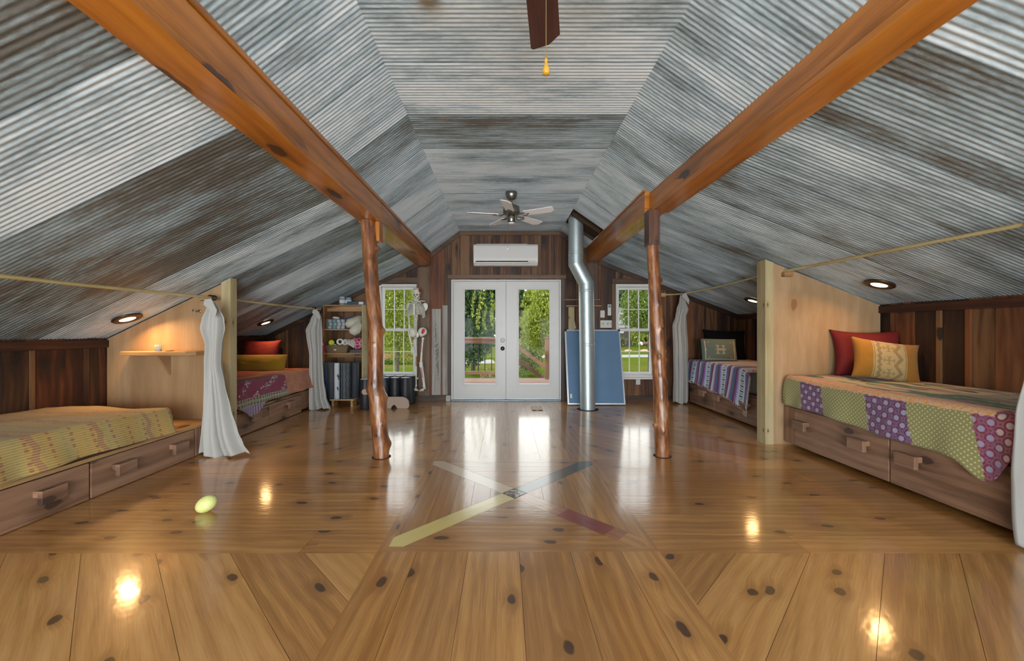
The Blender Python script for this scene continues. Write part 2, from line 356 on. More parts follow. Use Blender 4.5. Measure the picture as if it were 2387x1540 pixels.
def serape():
    N = NT('serape_blanket'); x = N.xyz(N.uv()); v = x[1]
    u = N.add(x[0], N.mul(N.noise(N.vmul(N.uv(), (2., 3., 1)), 1., 1)[0], .05)); p = N.m_('DIVIDE', N.mod(u, .42), .42)
    W = (.60, .63, .72); P = (.23, .10, .36); T = (.055, .15, .24); MA = (.14, .025, .055); LV = (.42, .40, .66); TL = (.16, .33, .37)
    c = N.ramp(p, [(0., W), (.06, TL), (.20, W), (.27, LV), (.33, P), (.40, MA), (.47, T), (.58, P), (.64, (.55, .42, .50)), (.70, W), (.76, MA), (.84, (.20, .05, .06)), (.88, P), (.93, T), (.97, LV)], 'CONSTANT')
    zz = N.gt(N.m_('SINE', N.add(N.mul(v, 190.), N.mul(N.m_('PINGPONG', N.mul(u, 1.), .03), 130.))), .1)
    teal = N.mul(N.gt(p, .06), N.lt(p, .20)); c = N.mix(N.mul(teal, zz), c, (.62, .66, .70))
    c = N.mix(N.mul(teal, N.lt(N.m_('SINE', N.mul(v, 95.)), -.75)), c, (.02, .05, .07))
    top = N.sm(v, .55, .9, .45, 0.); c = N.mix(top, c, (.40, .30, .34))
    return cloth(N, c, None, bs=.7)
def patchwork():
    N = NT('patchwork_quilt'); x = N.xyz(N.uv()); u, v = x[0], x[1]
    us = N.add(u, N.mul(N.sub(v, 1.05), .22)); us = N.add(us, N.mul(N.sub(N.noise(N.uv(), 34., 2)[0], .5), .05))
    OL = (.29, .262, .085); PU = (.13, .022, .075)
    c0 = N.ramp(N.m_('DIVIDE', N.sub(us, 2.), 2.5), [(0., (.24, .02, .05)), (.196, OL), (.36, PU), (.495, OL), (.672, PU), (.776, OL)], 'CONSTANT')
    isp = N.ramp(N.m_('DIVIDE', N.sub(us, 2.), 2.5), [(0., (1, 1, 1)), (.196, (0, 0, 0)), (.36, (1, 1, 1)), (.495, (0, 0, 0)), (.672, (1, 1, 1)), (.776, (0, 0, 0))], 'CONSTANT')
    def fl(r): return N.m_('MAXIMUM', circ(N, u, v, .094, .094, r), circ(N, u, v, .094, .094, r, .047, .047))
    rose = N.m_('MAXIMUM', fl(.020), N.mul(N.sub(fl(.041), fl(.035)), .5)); vine = N.lt(N.m_('ABSOLUTE', N.sub(N.vor(N.uv(), 30.)[0], .5)), .05)
    c1 = N.mix(N.m_('MAXIMUM', N.mul(rose, .9), N.mul(vine, .35)), c0, (.38, .36, .52))
    dots = N.m_('MAXIMUM', circ(N, u, v, .034, .034, .0058), circ(N, u, v, .034, .034, .0058, .017, .017)); c2 = N.mix(N.mul(dots, .75), c0, (.56, .60, .46))
    drop = N.mix(isp, c2, c1)
    hot = N.mix(N.sm(N.noise(N.uv(), 55., 3)[0], .45, .55), N.mix(N.sm(v, .86, 1.02), (.66, .17, .09), (.72, .30, .045)), (.66, .42, .24))
    hot = N.mix(N.mul(rose, .6), hot, (.70, .40, .30))
    q = N.vor(N.vmul(N.uv(), (5., 17., 1)), 1., rnd=.9); h = N.n('SeparateColor', {0: q[1]}).outputs[0]
    top = N.ramp(h, [(0., (.46, .38, .22)), (.22, (.52, .45, .28)), (.42, (.03, .13, .085)), (.55, (.44, .21, .16)), (.68, (.26, .23, .15)), (.8, (.50, .41, .24)), (.92, (.05, .07, .055))], 'CONSTANT')
    top = N.mix(N.mul(N.lt(u, 3.0), N.gt(N.m_('SINE', N.add(N.mul(v, 210.), N.mul(u, 60.))), .1)), top, (.06, .06, .05))
    band = N.mul(N.gt(v, .70), N.lt(v, .76)); top = N.mix(N.mul(band, N.lt(u, 2.95)), top, (.025, .13, .09))
    vn = N.add(v, N.mul(N.sub(N.noise(N.uv(), 30., 2)[0], .5), .03))
    c = N.mix(N.gt(vn, .87), top, hot); c = N.mix(N.gt(vn, 1.045), c, drop)
    end = N.lt(us, 2.38); c = N.mix(N.mul(end, N.gt(vn, .87)), c, N.mix(N.mul(rose, .85), N.mix(N.sm(us, 2.2, 2.36), (.50, .05, .025), (.20, .015, .05)), (.62, .50, .42)))
    st = N.lt(N.mod(v, .012), .003)
    return cloth(N, c, N.mul(st, -.4), bs=.5)
def corduroy():
    N = NT('yellow_corduroy'); x = N.xyz(N.uv()); r = N.m_('SINE', N.mul(N.add(x[0], N.mul(x[1], .55)), 2 * PI * 30))
    c = N.mix(N.sm(r, -1., .4), (.20, .10, .003), (.42, .25, .006)); return cloth(N, c, N.mul(r, 2.), bs=.5)
def green_motif():
    N = NT('green_kilim'); x = N.xyz(N.uv()); u = N.m_('ABSOLUTE', N.sub(x[0], .5)); v = N.m_('ABSOLUTE', N.sub(x[1], .5))
    base = N.mix(N.noise(N.uv(), 40., 2)[0], (.085, .125, .105), (.125, .17, .145)); cr = (.50, .41, .30)
    def bx(a, b, c, d): return N.mul(N.mul(N.gt(u, a), N.lt(u, b)), N.mul(N.gt(v, c), N.lt(v, d)))
    k = N.m_('MAXIMUM', bx(.06, .105, -.01, .19), bx(-.01, .11, -.01, .045)); k = N.m_('MAXIMUM', k, bx(.03, .135, .15, .185)); k = N.m_('MAXIMUM', k, bx(.125, .15, -.01, .03))
    zz = N.gt(N.m_('SINE', N.mul(x[0], 150.)), -.3); k = N.mul(k, zz)
    fr = N.m_('MAXIMUM', bx(.40, .425, -.01, .40), N.mul(bx(-.01, .42, .395, .425), N.lt(x[1], .5)))
    fr = N.m_('MAXIMUM', fr, bx(.385, .41, -.01, .05)); 
    cn = bx(.29, .335, .29, .36); pk = N.mul(cn, N.gt(N.m_('SINE', N.mul(N.add(x[0], x[1]), 160.)), -.2))
    c = N.mix(k, base, cr); c = N.mix(N.mul(fr, .9), c, cr); c = N.mix(N.mul(pk, .9), c, (.46, .26, .22)); return cloth(N, c)
def mustard_motif():
    N = NT('mustard_embroidered'); x = N.xyz(N.uv()); u, v = x[0], x[1]; du = N.sub(u, .5); b = N.noise(N.uv(), 30., 2)[0]
    base = N.mix(b, (.30, .125, .008), (.38, .165, .012)); cr = N.mix(b, (.40, .29, .125), (.46, .34, .16)); br = (.13, .065, .02)
    au = N.m_('ABSOLUTE', du); c = N.mix(N.lt(au, .235), base, cr); c = N.mix(N.mul(N.lt(N.m_('ABSOLUTE', N.sub(au, .215)), .006), .6), c, br)
    z1 = N.m_('PINGPONG', N.mul(v, .45), .03); l1 = N.m_('ABSOLUTE', N.sub(N.add(du, .165), z1)); c = N.mix(N.mul(N.m_('MAXIMUM', N.lt(l1, .007), N.lt(N.m_('ABSOLUTE', N.sub(l1, .018)), .005)), .75), c, br)
    z2 = N.m_('PINGPONG', N.mul(v, .50), .085); l2 = N.m_('ABSOLUTE', N.sub(N.sub(du, .065), z2)); c = N.mix(N.mul(N.m_('MAXIMUM', N.lt(l2, .007), N.lt(N.m_('ABSOLUTE', N.sub(l2, .02)), .006)), .75), c, br)
    vm = N.m_('ABSOLUTE', N.sub(N.mod(v, .30), .15)); uc = N.m_('ABSOLUTE', N.add(du, .02))
    k = N.m_('MAXIMUM', N.mul(N.lt(uc, .011), N.lt(vm, .09)), N.mul(N.lt(vm, .012), N.lt(uc, .075)))
    k = N.m_('MAXIMUM', k, N.mul(N.mul(N.gt(uc, .06), N.lt(uc, .078)), N.lt(vm, .04))); k = N.m_('MAXIMUM', k, N.mul(N.mul(N.gt(vm, .075), N.lt(vm, .095)), N.lt(uc, .035)))
    c = N.mix(N.mul(k, .6), c, (.24, .125, .035)); return cloth(N, c)
def strap_mat(nm, a, b):
    N = NT(nm); x = N.xyz(N.uv()); z = N.m_('SINE', N.mul(N.add(x[0], N.mul(N.m_('PINGPONG', x[1], .06), 1.5)), 170.)); g = N.lt(N.mod(x[0], .12), .085)
    c = N.mix(N.mul(N.gt(z, .3), g), a, b); N.bsdf(c, .7); return N.m
M_pattern = strap_mat('patterned_mat', (.025, .032, .038), (.17, .20, .215))
def birch_mat():
    N = NT('birch_print_mat'); uv = N.uv(); f = N.noise(N.vmul(uv, (3., 22., 1)), 1., 4)[0]
    c = N.mix(N.sm(f, .58, .63), (.48, .52, .55), (.05, .055, .06)); N.bsdf(c, .7); return N.m
M_birch = birch_mat()
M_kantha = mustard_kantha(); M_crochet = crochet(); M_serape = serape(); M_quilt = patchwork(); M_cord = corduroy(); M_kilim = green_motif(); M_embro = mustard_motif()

# ------------- outdoors
def leafm(nm, a, b, c2):
    N = NT(nm); t = N.n('SeparateColor', {0: N.attr('tone')[0]}).outputs
    c = N.mix(t[2], N.mix(t[1], a, b), c2)
    d = N.n('BsdfDiffuse', {'Color': c}); tr = N.n('BsdfTranslucent', {'Color': c}); g = N.n('BsdfGlossy', {'Roughness': .4, 'Color': (.6, .6, .6, 1)})
    m1 = N.n('MixShader', {0: .4}); N.t.links.new(d.outputs[0], m1.inputs[1]); N.t.links.new(tr.outputs[0], m1.inputs[2])
    m2 = N.n('MixShader', {0: .05}); N.t.links.new(m1.outputs[0], m2.inputs[1]); N.t.links.new(g.outputs[0], m2.inputs[2])
    N.t.links.new(m2.outputs[0], N.out.inputs[0]); return N.m
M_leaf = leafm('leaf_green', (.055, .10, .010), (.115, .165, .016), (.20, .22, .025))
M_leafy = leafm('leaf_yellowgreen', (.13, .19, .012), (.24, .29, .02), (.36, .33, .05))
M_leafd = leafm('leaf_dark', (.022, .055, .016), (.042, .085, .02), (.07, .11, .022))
M_leafo = leafm('leaf_olive', (.085, .115, .035), (.14, .16, .05), (.2, .2, .08))
M_leafr = leafm('leaf_russet', (.17, .075, .045), (.24, .13, .08), (.12, .16, .04))
M_bark = plain('bark', (.07, .055, .04), .9, 0, .4, 6)
def lawn_mat():
    N = NT('lawn'); o = N.obj(); a = N.noise(o, .16, 4)[0]; b = N.noise(o, 2.2, 3)[0]
    c = N.mix(N.sm(a, .38, .62), (.060, .082, .006), (.105, .085, .022)); c = N.mix(N.mul(b, .5), c, (.04, .066, .006)); N.bsdf(c, 1., Specular_IOR_Level=0.); return N.m
M_lawn = lawn_mat()
M_gravel = plain('gravel', (.24, .215, .19), 1., 0, .2, 3, Specular_IOR_Level=0.)
M_soil = plain('orange_mulch', (.17, .075, .035), 1., 0, .3, 4, Specular_IOR_Level=0.)
M_siding = plain('white_siding', (.40, .39, .38), .6)
M_roof = plain('pale_metal_roof', (.32, .32, .33), .5)
M_shed = plain('dark_shed', (.045, .035, .028), .8)
M_stone = plain('sandstone', (.40, .24, .15), .9, 0, .3, 2)
M_cowb = plain('cow_brown', (.11, .045, .028), .8); M_coww = plain('cow_white', (.72, .66, .62), .8)
# ------------------------------------------------------------------ floor
def clip(poly, a, b, c):                      # keep a*x+b*y<=c
    out = []
    for i in range(len(poly)):
        p, q = poly[i], poly[(i + 1) % len(poly)]; dp = a * p[0] + b * p[1] - c; dq = a * q[0] + b * q[1] - c
        if dp <= 0: out.append(p)
        if dp * dq < 0:
            k = dp / (dp - dq); out.append((p[0] + (q[0] - p[0]) * k, p[1] + (q[1] - p[1]) * k))
    return out
FB = MB()
def strips(poly, ang, seams, gap=.0008, zz=0., lo=.0, hi=1., split=0., paint=None):
    """boards along direction ang (deg); seams = sorted offsets along the normal"""
    d = (math.cos(math.radians(ang)), math.sin(math.radians(ang))); n = (-d[1], d[0])
    for k in range(len(seams) - 1):
        q = clip(clip(poly, -n[0], -n[1], -(seams[k] + gap)), n[0], n[1], seams[k + 1] - gap)
        if len(q) < 3: continue
        us = [p[0] * d[0] + p[1] * d[1] for p in q]; u0, u1 = min(us), max(us); cuts = [u0 - 1]
        if split:
            x = u0 + RND.uniform(.3, 1.) * split
            while x < u1 - .4: cuts.append(x); x += split * RND.uniform(.7, 1.2)
        cuts.append(u1 + 1)
        for i in range(len(cuts) - 1):
            r = clip(clip(q, -d[0], -d[1], -(cuts[i] + gap * .6)), d[0], d[1], cuts[i + 1] - gap * .6)
            if len(r) < 3: continue
            o = (RND.random() * 20, RND.random() * 20)
            FB.face([(p[0], p[1], zz) for p in r], [(p[0] * d[0] + p[1] * d[1] + o[0], p[0] * n[0] + p[1] * n[1] + o[1]) for p in r], rt(lo, hi), 0, paint)
def arange(a, b, s):
    out = [a]
    while out[-1] < b: out.append(out[-1] + s)
    return out
XL, XR, Y0, YN, YF = -.69, .845, -3.2, 2.15, 3.72
rect = lambda a, b, c, d: [(a, c), (b, c), (b, d), (a, d)]
strips(rect(XL, XR, Y0, 2.167), 90, [-XR - .01, -.636, -.359, -.0815, .195, .472, -XL + .01], lo=.2, hi=.75)
strips(rect(XL, XR, YF, YB), 90, [-XR - .01, -.63, -.34, -.05, .235, .47, -XL + .01], lo=.2, hi=.7)
strips(rect(-4.3, XL, YN, YF), 0, arange(YN - .04, YF + .3, .283), split=2.6, lo=.25, hi=.8)
strips(rect(XR, 4.3, YN, YF), 0, arange(YN - .1, YF + .3, .283), split=2.6, lo=.25, hi=.8)
s2 = math.sqrt(2)
def diag(poly, ang, through, lo=.3, hi=.95):
    n = (-math.sin(math.radians(ang)), math.cos(math.radians(ang))); c = through[0] * n[0] + through[1] * n[1]
    strips(poly, ang, [c + (k) * .284 for k in range(-30, 31)], lo=lo, hi=hi)
diag(rect(-4.3, XL, Y0, YN), -45, (-1.834, 2.106), .35, 1.); diag(rect(XR, 4.3, Y0, YN), 45, (1.65, 2.15), .35, 1.)
diag(rect(-4.3, XL, YF, YB), 45, (-1.92, 5.64)); diag(rect(XR, 4.3, YF, YB), -45, (2.05, 5.2))
# compass square: frame, four triangles, two crossing arrows, centre tile
cx, cy, hw, hd = .0775, 2.9435, .7675, .7765
fw = .05; ix0, ix1, iy0, iy1 = XL + fw, XR - fw, 2.167 + fw, YF - fw
for q in ([(XL, 2.167), (XR, 2.167), (ix1, iy0), (ix0, iy0)], [(ix0, iy1), (ix1, iy1), (XR, YF), (XL, YF)]): strips(q, 0, [2., 4.], lo=.3, hi=.5)
for q in ([(XL, 2.167), (ix0, iy0), (ix0, iy1), (XL, YF)], [(ix1, iy0), (XR, 2.167), (XR, YF), (ix1, iy1)]): strips(q, 90, [-1., 1.], lo=.3, hi=.5)
aw = .066; k = s2 * aw
tri = {'s': [(ix0, iy0), (ix1, iy0), (cx, cy - k)], 'n': [(cx, cy + k), (ix1, iy1), (ix0, iy1)], 'w': [(ix0, iy0), (cx - k, cy), (ix0, iy1)], 'e': [(cx + k, cy), (ix1, iy0), (ix1, iy1)]}
def cut_arm(p):                                # trim a triangle against both diagonal arms
    m = (sum(a for a, _ in p) / 3 - cx, sum(b for _, b in p) / 3 - cy)
    for n in ((1 / s2, 1 / s2), (1 / s2, -1 / s2)):
        sg = 1 if m[0] * n[0] + m[1] * n[1] > 0 else -1
        p = clip(p, -sg * n[0], -sg * n[1], -(aw + sg * (n[0] * cx + n[1] * cy)))
    return p
big = {'s': [(ix0, iy0), (ix1, iy0), (cx, cy)], 'n': [(cx, cy), (ix1, iy1), (ix0, iy1)], 'w': [(ix0, iy0), (cx, cy), (ix0, iy1)], 'e': [(cx, cy), (ix1, iy0), (ix1, iy1)]}
for kx in 'sn': strips(cut_arm(big[kx]), 0, arange(iy0, iy1 + .2, .118), lo=.15, hi=.6)
for kx in 'we': strips(cut_arm(big[kx]), 90, arange(-ix1, -ix0 + .2, .128), lo=.1, hi=.6)
inner = rect(ix0, ix1, iy0, iy1)
for dx, dy, cols in ((-1, -1, [(0, 1.2, (.80, .68, .24, .95))]), (1, -1, [(0, .33, (0, 0, 0, 0)), (.33, .40, (.28, .05, .06, .5)), (.40, .72, (.25, .025, .05, .88)), (.72, .80, (.28, .05, .06, .5)), (.80, 1.2, (0, 0, 0, 0))]),
                     (-1, 1, [(0, 1.2, (.68, .56, .40, .9))]), (1, 1, [(0, 1.2, (.05, .048, .04, .95))])):
    d = (dx / s2, dy / s2); n = (-d[1], d[0]); cc = cx * d[0] + cy * d[1]; cn = cx * n[0] + cy * n[1]
    for a, b, col in cols:
        p = clip(clip(inner, -d[0], -d[1], -(cc + max(aw, a * 1.09))), d[0], d[1], cc + b * 1.09)
        strips(p, math.degrees(math.atan2(d[1], d[0])), [cn - aw, cn + aw], gap=.0016 if a == 0 and b > 1 else .001, lo=.5, hi=.6, paint=col)
FB.face([(cx + a * k * .93, cy + b * k * .93, .0012) for a, b in ((1, 0), (0, 1), (-1, 0), (0, -1))], [(0, 0), (.1, 0), (.1, .1), (0, .1)], rt(), 2)
FB.face([(x, y, -.004) for x, y in rect(-4.4, 4.4, Y0 - .1, YB + .1)], rect(0, 1, 0, 1), rt(), 1)
def tile_mat():
    N = NT('photo_tile'); f = N.noise(N.obj(), 38., 4, .7)[0]; N.bsdf(N.ramp(N.sm(f, .4, .62), [(0., (.03, .028, .024)), (.5, (.22, .19, .15)), (1., (.62, .56, .46))]), .15); return N.m
floor = struct(FB.build('floor', [M_floor, plain('floor_gap', (.05, .022, .010), .9), tile_mat()], weld=False, flip=False), 'varnished wide plank floor with a four-armed compass inlay')

# ------------------------------------------------------------------ ceiling: corrugated sheets
def wavesheet(mb, A, B, sheets, amp=.0019, pitch=.0325, u0=0., skip=()):
    """A,B: (x,z) of the two long edges; sheets: list of (y0,y1,tone)"""
    A, B = Vector((A[0], 0, A[1])), Vector((B[0], 0, B[1])); L = (B - A).length; nrm = Vector((B.z - A.z, 0, -(B.x - A.x))).normalized()
    if nrm.z > 0: nrm = -nrm
    for si, (y0, y1, tn) in enumerate(sheets):
        if (y0, y1) in skip: continue
        n = max(2, int((y1 - y0 + .02) / pitch * (9 if y1 > .6 else 2))); tone = (tn, RND.random(), RND.random(), 1); b = len(mb.v)
        for i in range(n + 1):
            y = y0 + (y1 + .02 - y0) * i / n; off = amp * math.sin(2 * PI * y / pitch) + (.003 if i > n - 2 else 0) - .0015 * math.cos((y - y0) / (y1 - y0) * PI)
            for e in (A, B): mb.v.append(tuple(e - nrm * (off + .004) + Vector((0, y, 0))))
        for i in range(n):
            ya = y0 + (y1 + .02 - y0) * i / n; yb = y0 + (y1 + .02 - y0) * (i + 1) / n
            mb.f.append([b + 2 * i, b + 2 * i + 1, b + 2 * i + 3, b + 2 * i + 2]); mb.uv += [(u0, ya), (u0 + L, ya), (u0 + L, yb), (u0, yb)]
            mb.t.append(tone); mb.p.append((0, 0, 0, 0)); mb.mi.append(0); mb.sm.append(True)
def sheetlist(tones, start=1.735, w=.607, y0=-3.2, y1=YB + .02):
    ed = [y0, y0 + (start - y0) % w if (start - y0) % w > .1 else y0 + w]
    while ed[-1] < y1 - .15: ed.append(ed[-1] + w)
    ed[-1] = y1; out = []
    for a, b in zip(ed, ed[1:]):
        kk = round((a - start) / w); out.append((a, b, tones.get(kk, .5)))
    return out
cl = MB(); wavesheet(cl, (-4.25, ceil_z(-4.25)), (-1.46, ceil_z(-1.46)), sheetlist({-2: .35, -1: .18, 0: .76, 1: .18, 2: .14, 3: .62, 4: .2, 5: .7, 6: .25, 7: .55, 8: .6}))
cf = MB(); wavesheet(cf, (-.765, 2.9), (.97, 2.9), sheetlist({-2: .6, -1: .58, 0: .66, 1: .9, 2: .32, 3: .68, 4: .78, 5: .74, 6: .78, 7: .7}, 1.93))
cu = MB(); wavesheet(cu, (-1.45, 2.379), (-.76, 2.9), sheetlist({-2: .45, -1: .5, 0: .62, 1: .66, 2: .36, 3: .62, 4: .72, 5: .68, 6: .7, 7: .7}, 1.93))
cr = MB()
rs = sheetlist({-2: .5, -1: .5, 0: .55, 1: .62, 2: .55, 3: .62, 4: .68, 5: .72, 6: .7}, 1.93)
rs = [q for q in rs if q[0] < 5.5] ; rs = [(a, min(b, 5.93), t) if b > 5.6 else (a, b, t) for a, b, t in rs] + [(6.28, YB + .02, .5)]
wavesheet(cr, (.965, 2.9), (1.62, 2.9 - .69 * .655), rs)
cw = MB(); wavesheet(cw, (1.5, ceil_z(1.5)), (4.2, ceil_z(4.2)), sheetlist({-2: .5, -1: .6, 0: .32, 1: .46, 2: .42, 3: .55, 4: .45, 5: .5, 6: .42, 7: .5, 8: .6}, 1.62))
for mb, nm in ((cl, 'ceiling_low_west'), (cf, 'ceiling'), (cu, 'ceiling_slope_west'), (cr, 'ceiling_slope_east'), (cw, 'ceiling_low_east')):
    struct(mb.build(nm, M_metal, weld=False, flip=False), 'weathered corrugated metal ceiling sheets')
ab = MB()                                       # dark roof cavity above the duct opening, roof deck over the sheets
ab.box(.95, 1.75, 5.85, 6.4, 2.98, 3.0); ab.box(.95, .97, 5.85, 6.4, 2.91, 3.0); ab.box(1.5, 1.52, 5.85, 6.4, 2.55, 3.0)
ab.hexa([(1.0, 5.86, 2.9), (1.5, 5.86, 2.56), (1.5, 5.9, 2.56), (1.0, 5.9, 2.9), (1., 5.86, 3.), (1.5, 5.86, 3.), (1.5, 5.9, 3.), (1., 5.9, 3.)])
ab.hexa([(1.0, 6.34, 2.9), (1.5, 6.34, 2.56), (1.5, 6.38, 2.56), (1.0, 6.38, 2.9), (1., 6.34, 3.), (1.5, 6.34, 3.), (1.5, 6.38, 3.), (1., 6.38, 3.)])
pf = [(-4.6, .98), (-1.45, 2.47), (-.76, 2.98), (.965, 2.98), (1.5, 2.62), (4.6, 1.3)]
struct(ab.build('ceiling_cavity', M_dark), 'dark roof cavity around the duct')
rb = MB(); rb.prism(pf + [(x, z + .06) for x, z in pf[::-1]], -3.3, 7.5, 'y')
struct(rb.build('roof', M_dark), 'roof deck over the sheets')

# ------------------------------------------------------------------ walls of vertical boards
OPEN = [(-.905, .975, -.1, 2.07), (-2.15, -1.49, .40, 2.0), (1.915, 2.585, .40, 2.0)]     # door, windows (x0,x1,z0,z1)
def zpieces(x0, x1, opens):
    zs = [(0., None)]
    for a, b, z0, z1 in opens:
        if a < x1 - 1e-4 and b > x0 + 1e-4:
            zs2 = []
            if z0 > 0: zs2.append((0., z0))
            zs2.append((z1, None)); zs = zs2
    return zs
def board_wall(name, y, front, opens, lab, thick=.02, x0=-4.12, x1=4.05, sp=None):
    mb = MB(); sg = 1 if front else -1
    cuts = {x0, x1, -1.25, -.76, .965, 1.42, -1.46, 1.62}
    for a, b, _, _ in opens: cuts |= {a, b}
    x = x0
    while x < x1 - .06: x += RND.uniform(.09, .24); cuts.add(min(x, x1))
    cs = sorted(cuts); cs = [c for i, c in enumerate(cs) if i == 0 or c - cs[i - 1] > 1e-3]
    last = rt()
    for a, b in zip(cs, cs[1:]):
        wide = b - a > .05; tn = rt(.22, .82) if wide else last; last = tn
        if sp and wide:
            for s0, s1, t in sp:
                if s0 <= (a + b) / 2 <= s1: tn = t
        dy = RND.uniform(0, .006)
        for z0, z1 in zpieces(a, b, opens):
            ta = (ceil_z(a + 1e-4) + .02) if z1 is None else z1; tb = (ceil_z(b - 1e-4) + .02) if z1 is None else z1
            ya, yb = (y - dy, y + .14) if front else (y - .14, y + dy)
            g = .0012; ym, yn = (y + .03, y + .14) if front else (y - .14, y - .03); yb2 = y + .028 if front else yb; ya2 = ya if front else y - .028
            mb.hexa([(a, ym, z0), (b, ym, z0), (b, yn, z0), (a, yn, z0), (a, ym, ta), (b, ym, tb), (b, yn, tb), (a, yn, ta)], grain=2, tone=(0, 0, 0, 1))
            ya, yb = ya2, yb2
            mb.hexa([(a + g, ya, z0), (b - g, ya, z0), (b - g, yb, z0), (a + g, yb, z0), (a + g, ya, ta), (b - g, ya, tb), (b - g, yb, tb), (a + g, yb, ta)], grain=2, tone=tn)
        if wide and RND.random() < .33:            # narrow battens over some seams
            for z0, z1 in zpieces(a - .02, a + .025, opens):
                zt = ceil_z(a) - .02 if z1 is None else z1
                if zt - z0 > .1 and all(not (o[0] - .05 < a < o[1] + .05 and z0 > 1.9 and False) for o in opens):
                    w = RND.uniform(.02, .035); yy = (y - .016, y) if front else (y, y + .016)
                    mb.box(a - w / 2, a + w / 2, yy[0], yy[1], z0 + .005, zt, grain=2, tone=rt(.3, .85))
    return struct(mb.build(name, M_wall, weld=False), lab)
board_wall('wall_back', YB, True, OPEN, 'gable wall of reclaimed vertical boards')
board_wall('wall_front', -3.2, False, [(-1.0, 1.1, .02, 2.08), (-2.6, -1.3, .3, 1.75), (1.5, 2.8, .3, 1.75)], 'gable wall of reclaimed boards behind the viewer')
def side_wall(name, x, sg):
    mb = MB(); y = -3.2
    while y < YB:
        w = RND.uniform(.08, .26); y2 = min(y + w, YB); dx = RND.uniform(0, .012) * sg; tn = rt(.0, .62)
        a, b = sorted((x - dx, x + .1 * sg)); mb.box(a, b, y + .0015, y2 - .0015, 0, ceil_z(x) + .03, grain=2, tone=tn)
        if RND.random() < .3: a, b = sorted((x - .022 * sg, x)); mb.box(a, b, y - .02, y + .015, 0, ceil_z(x) - .07, grain=2, tone=rt(.2, .75))
        y = y2
    return struct(mb.build(name, M_wall, weld=False), 'low knee wall of dark vertical boards')
side_wall('wall_left', -4.08, -1); side_wall('wall_right', 4.0, 1)
# ------------------------------------------------------------------ trims
tn = [0]
def trim(mb, lab, m=M_trim):
    tn[0] += 1; return struct(mb.build('trim_%d' % tn[0], m, bevel=.002), lab)
def slope_strip(mb, xa, xb, h, y0, y1, drop=0.):
    za, zb = ceil_z(xa + 1e-4) - drop, ceil_z(xb - 1e-4) - drop
    mb.hexa([(xa, y0, za - h), (xb, y0, zb - h), (xb, y1, zb - h), (xa, y1, za - h), (xa, y0, za), (xb, y0, zb), (xb, y1, zb), (xa, y1, za)], grain=0)
for xa, xb, h in ((-4.08, -1.46, .075), (-1.25, -.76, .085), (-.76, .965, .065), (.965, 1.40, .085), (1.62, 4.0, .075)):
    mb = MB(); slope_strip(mb, xa, xb, h, YB - .03, YB - .006, .006); trim(mb, 'brown trim board where the gable wall meets the metal ceiling')
mb = MB(); mb.box(-.96, 1.06, YB - .032, YB - .006, 2.085, 2.15); trim(mb, 'brown header board over the double doors')
mb = MB(); mb.box(-.965, -.91, YB - .028, YB - .006, .0, 2.083); trim(mb, 'brown casing beside the double doors')
mb = MB(); mb.box(.98, 1.035, YB - .028, YB - .006, .0, 2.083); trim(mb, 'brown casing between the doors and the duct')
for a, b, lab in ((-2.15, -1.49, 'by the bookshelf'), (1.915, 2.585, 'above the blue board')):
    mb = MB(); zt = 2.105 if a < 0 else 2.085
    mb.box(a - .07, b + .06, YB - .026, YB - .006, 2.005, zt); mb.box(a - .075, a - .006, YB - .026, YB - .006, .37, 2.003); mb.box(b + .006, b + .075, YB - .026, YB - .006, .37, 2.003)
    trim(mb, 'brown casing boards around the window ' + lab)
mb = MB(); mb.box(-1.47, -1.27, YB - .029, YB - .006, .086, 2.28, tone=(.85, .3, .4, 1)); trim(mb, 'tan board below the beam end')
mb = MB(); mb.box(1.395, 1.60, YB - .029, YB - .006, .086, 2.35, tone=(.3, .7, .4, 1)); trim(mb, 'brown board below the beam end by the duct')
mb = MB(); mb.box(-1.235, -1.08, YB - .022, YB - .004, .1, 1.57, grain=2); mb.box(-1.055, -.965, YB - .018, YB - .003, .1, 1.63, grain=2); trim(mb, 'grey weathered boards beside the double doors', M_greyboard)
sc = MB()                                        # faded illegible black marks down the grey board
for i in range(95):
    f = i / 94; z = 1.36 - 1.0 * f + RND.uniform(-.006, .006); x = -1.185 + .06 * f + RND.uniform(-.012, .012); w = RND.uniform(.5, 1.25) * (.008 + .016 * math.sin(PI * min(1, f * 1.15)) * (1.4 if .4 < f < .85 else .7))
    if RND.random() < .12: continue
    q = RND.uniform(.010, .022); h = RND.uniform(.003, .007); y0_, y1_ = YB - .0235, YB - .0222
    sc.hexa([(x - w, y0_, z - q), (x + w, y0_, z + q), (x + w, y1_, z + q), (x - w, y1_, z - q), (x - w, y0_, z - q + h), (x + w, y0_, z + q + h), (x + w, y1_, z + q + h), (x - w, y1_, z - q + h)])
struct(sc.build('trim_lettering', M_darkgap, weld=False), 'faded black marks down the grey board')
for nm, x, sg, z in (('baseboard_left', -4.08, 1, .12), ('baseboard_right', 4.0, -1, .12)):
    mb = MB(); a, b = sorted((x, x + .02 * sg)); mb.box(a, b, -3., YB, 0, z); struct(mb.build(nm, M_trim), 'brown baseboard')
    mb = MB(); a, b = sorted((x + .002 * sg, x + .04 * sg)); zc = ceil_z(x) - .012; mb.box(a, b, -3., YB - .03, zc - .075, zc, tone=(.25, .9, .4, 1)); trim(mb, 'reddish plate board along the top of the knee wall', M_wall)
mb = MB(); mb.box(-4.05, -.965, YB - .03, YB - .006, 0, .085); mb.box(1.035, 3.98, YB - .03, YB - .006, 0, .085); struct(mb.build('baseboard_back', M_trim), 'brown baseboard under the gable wall')

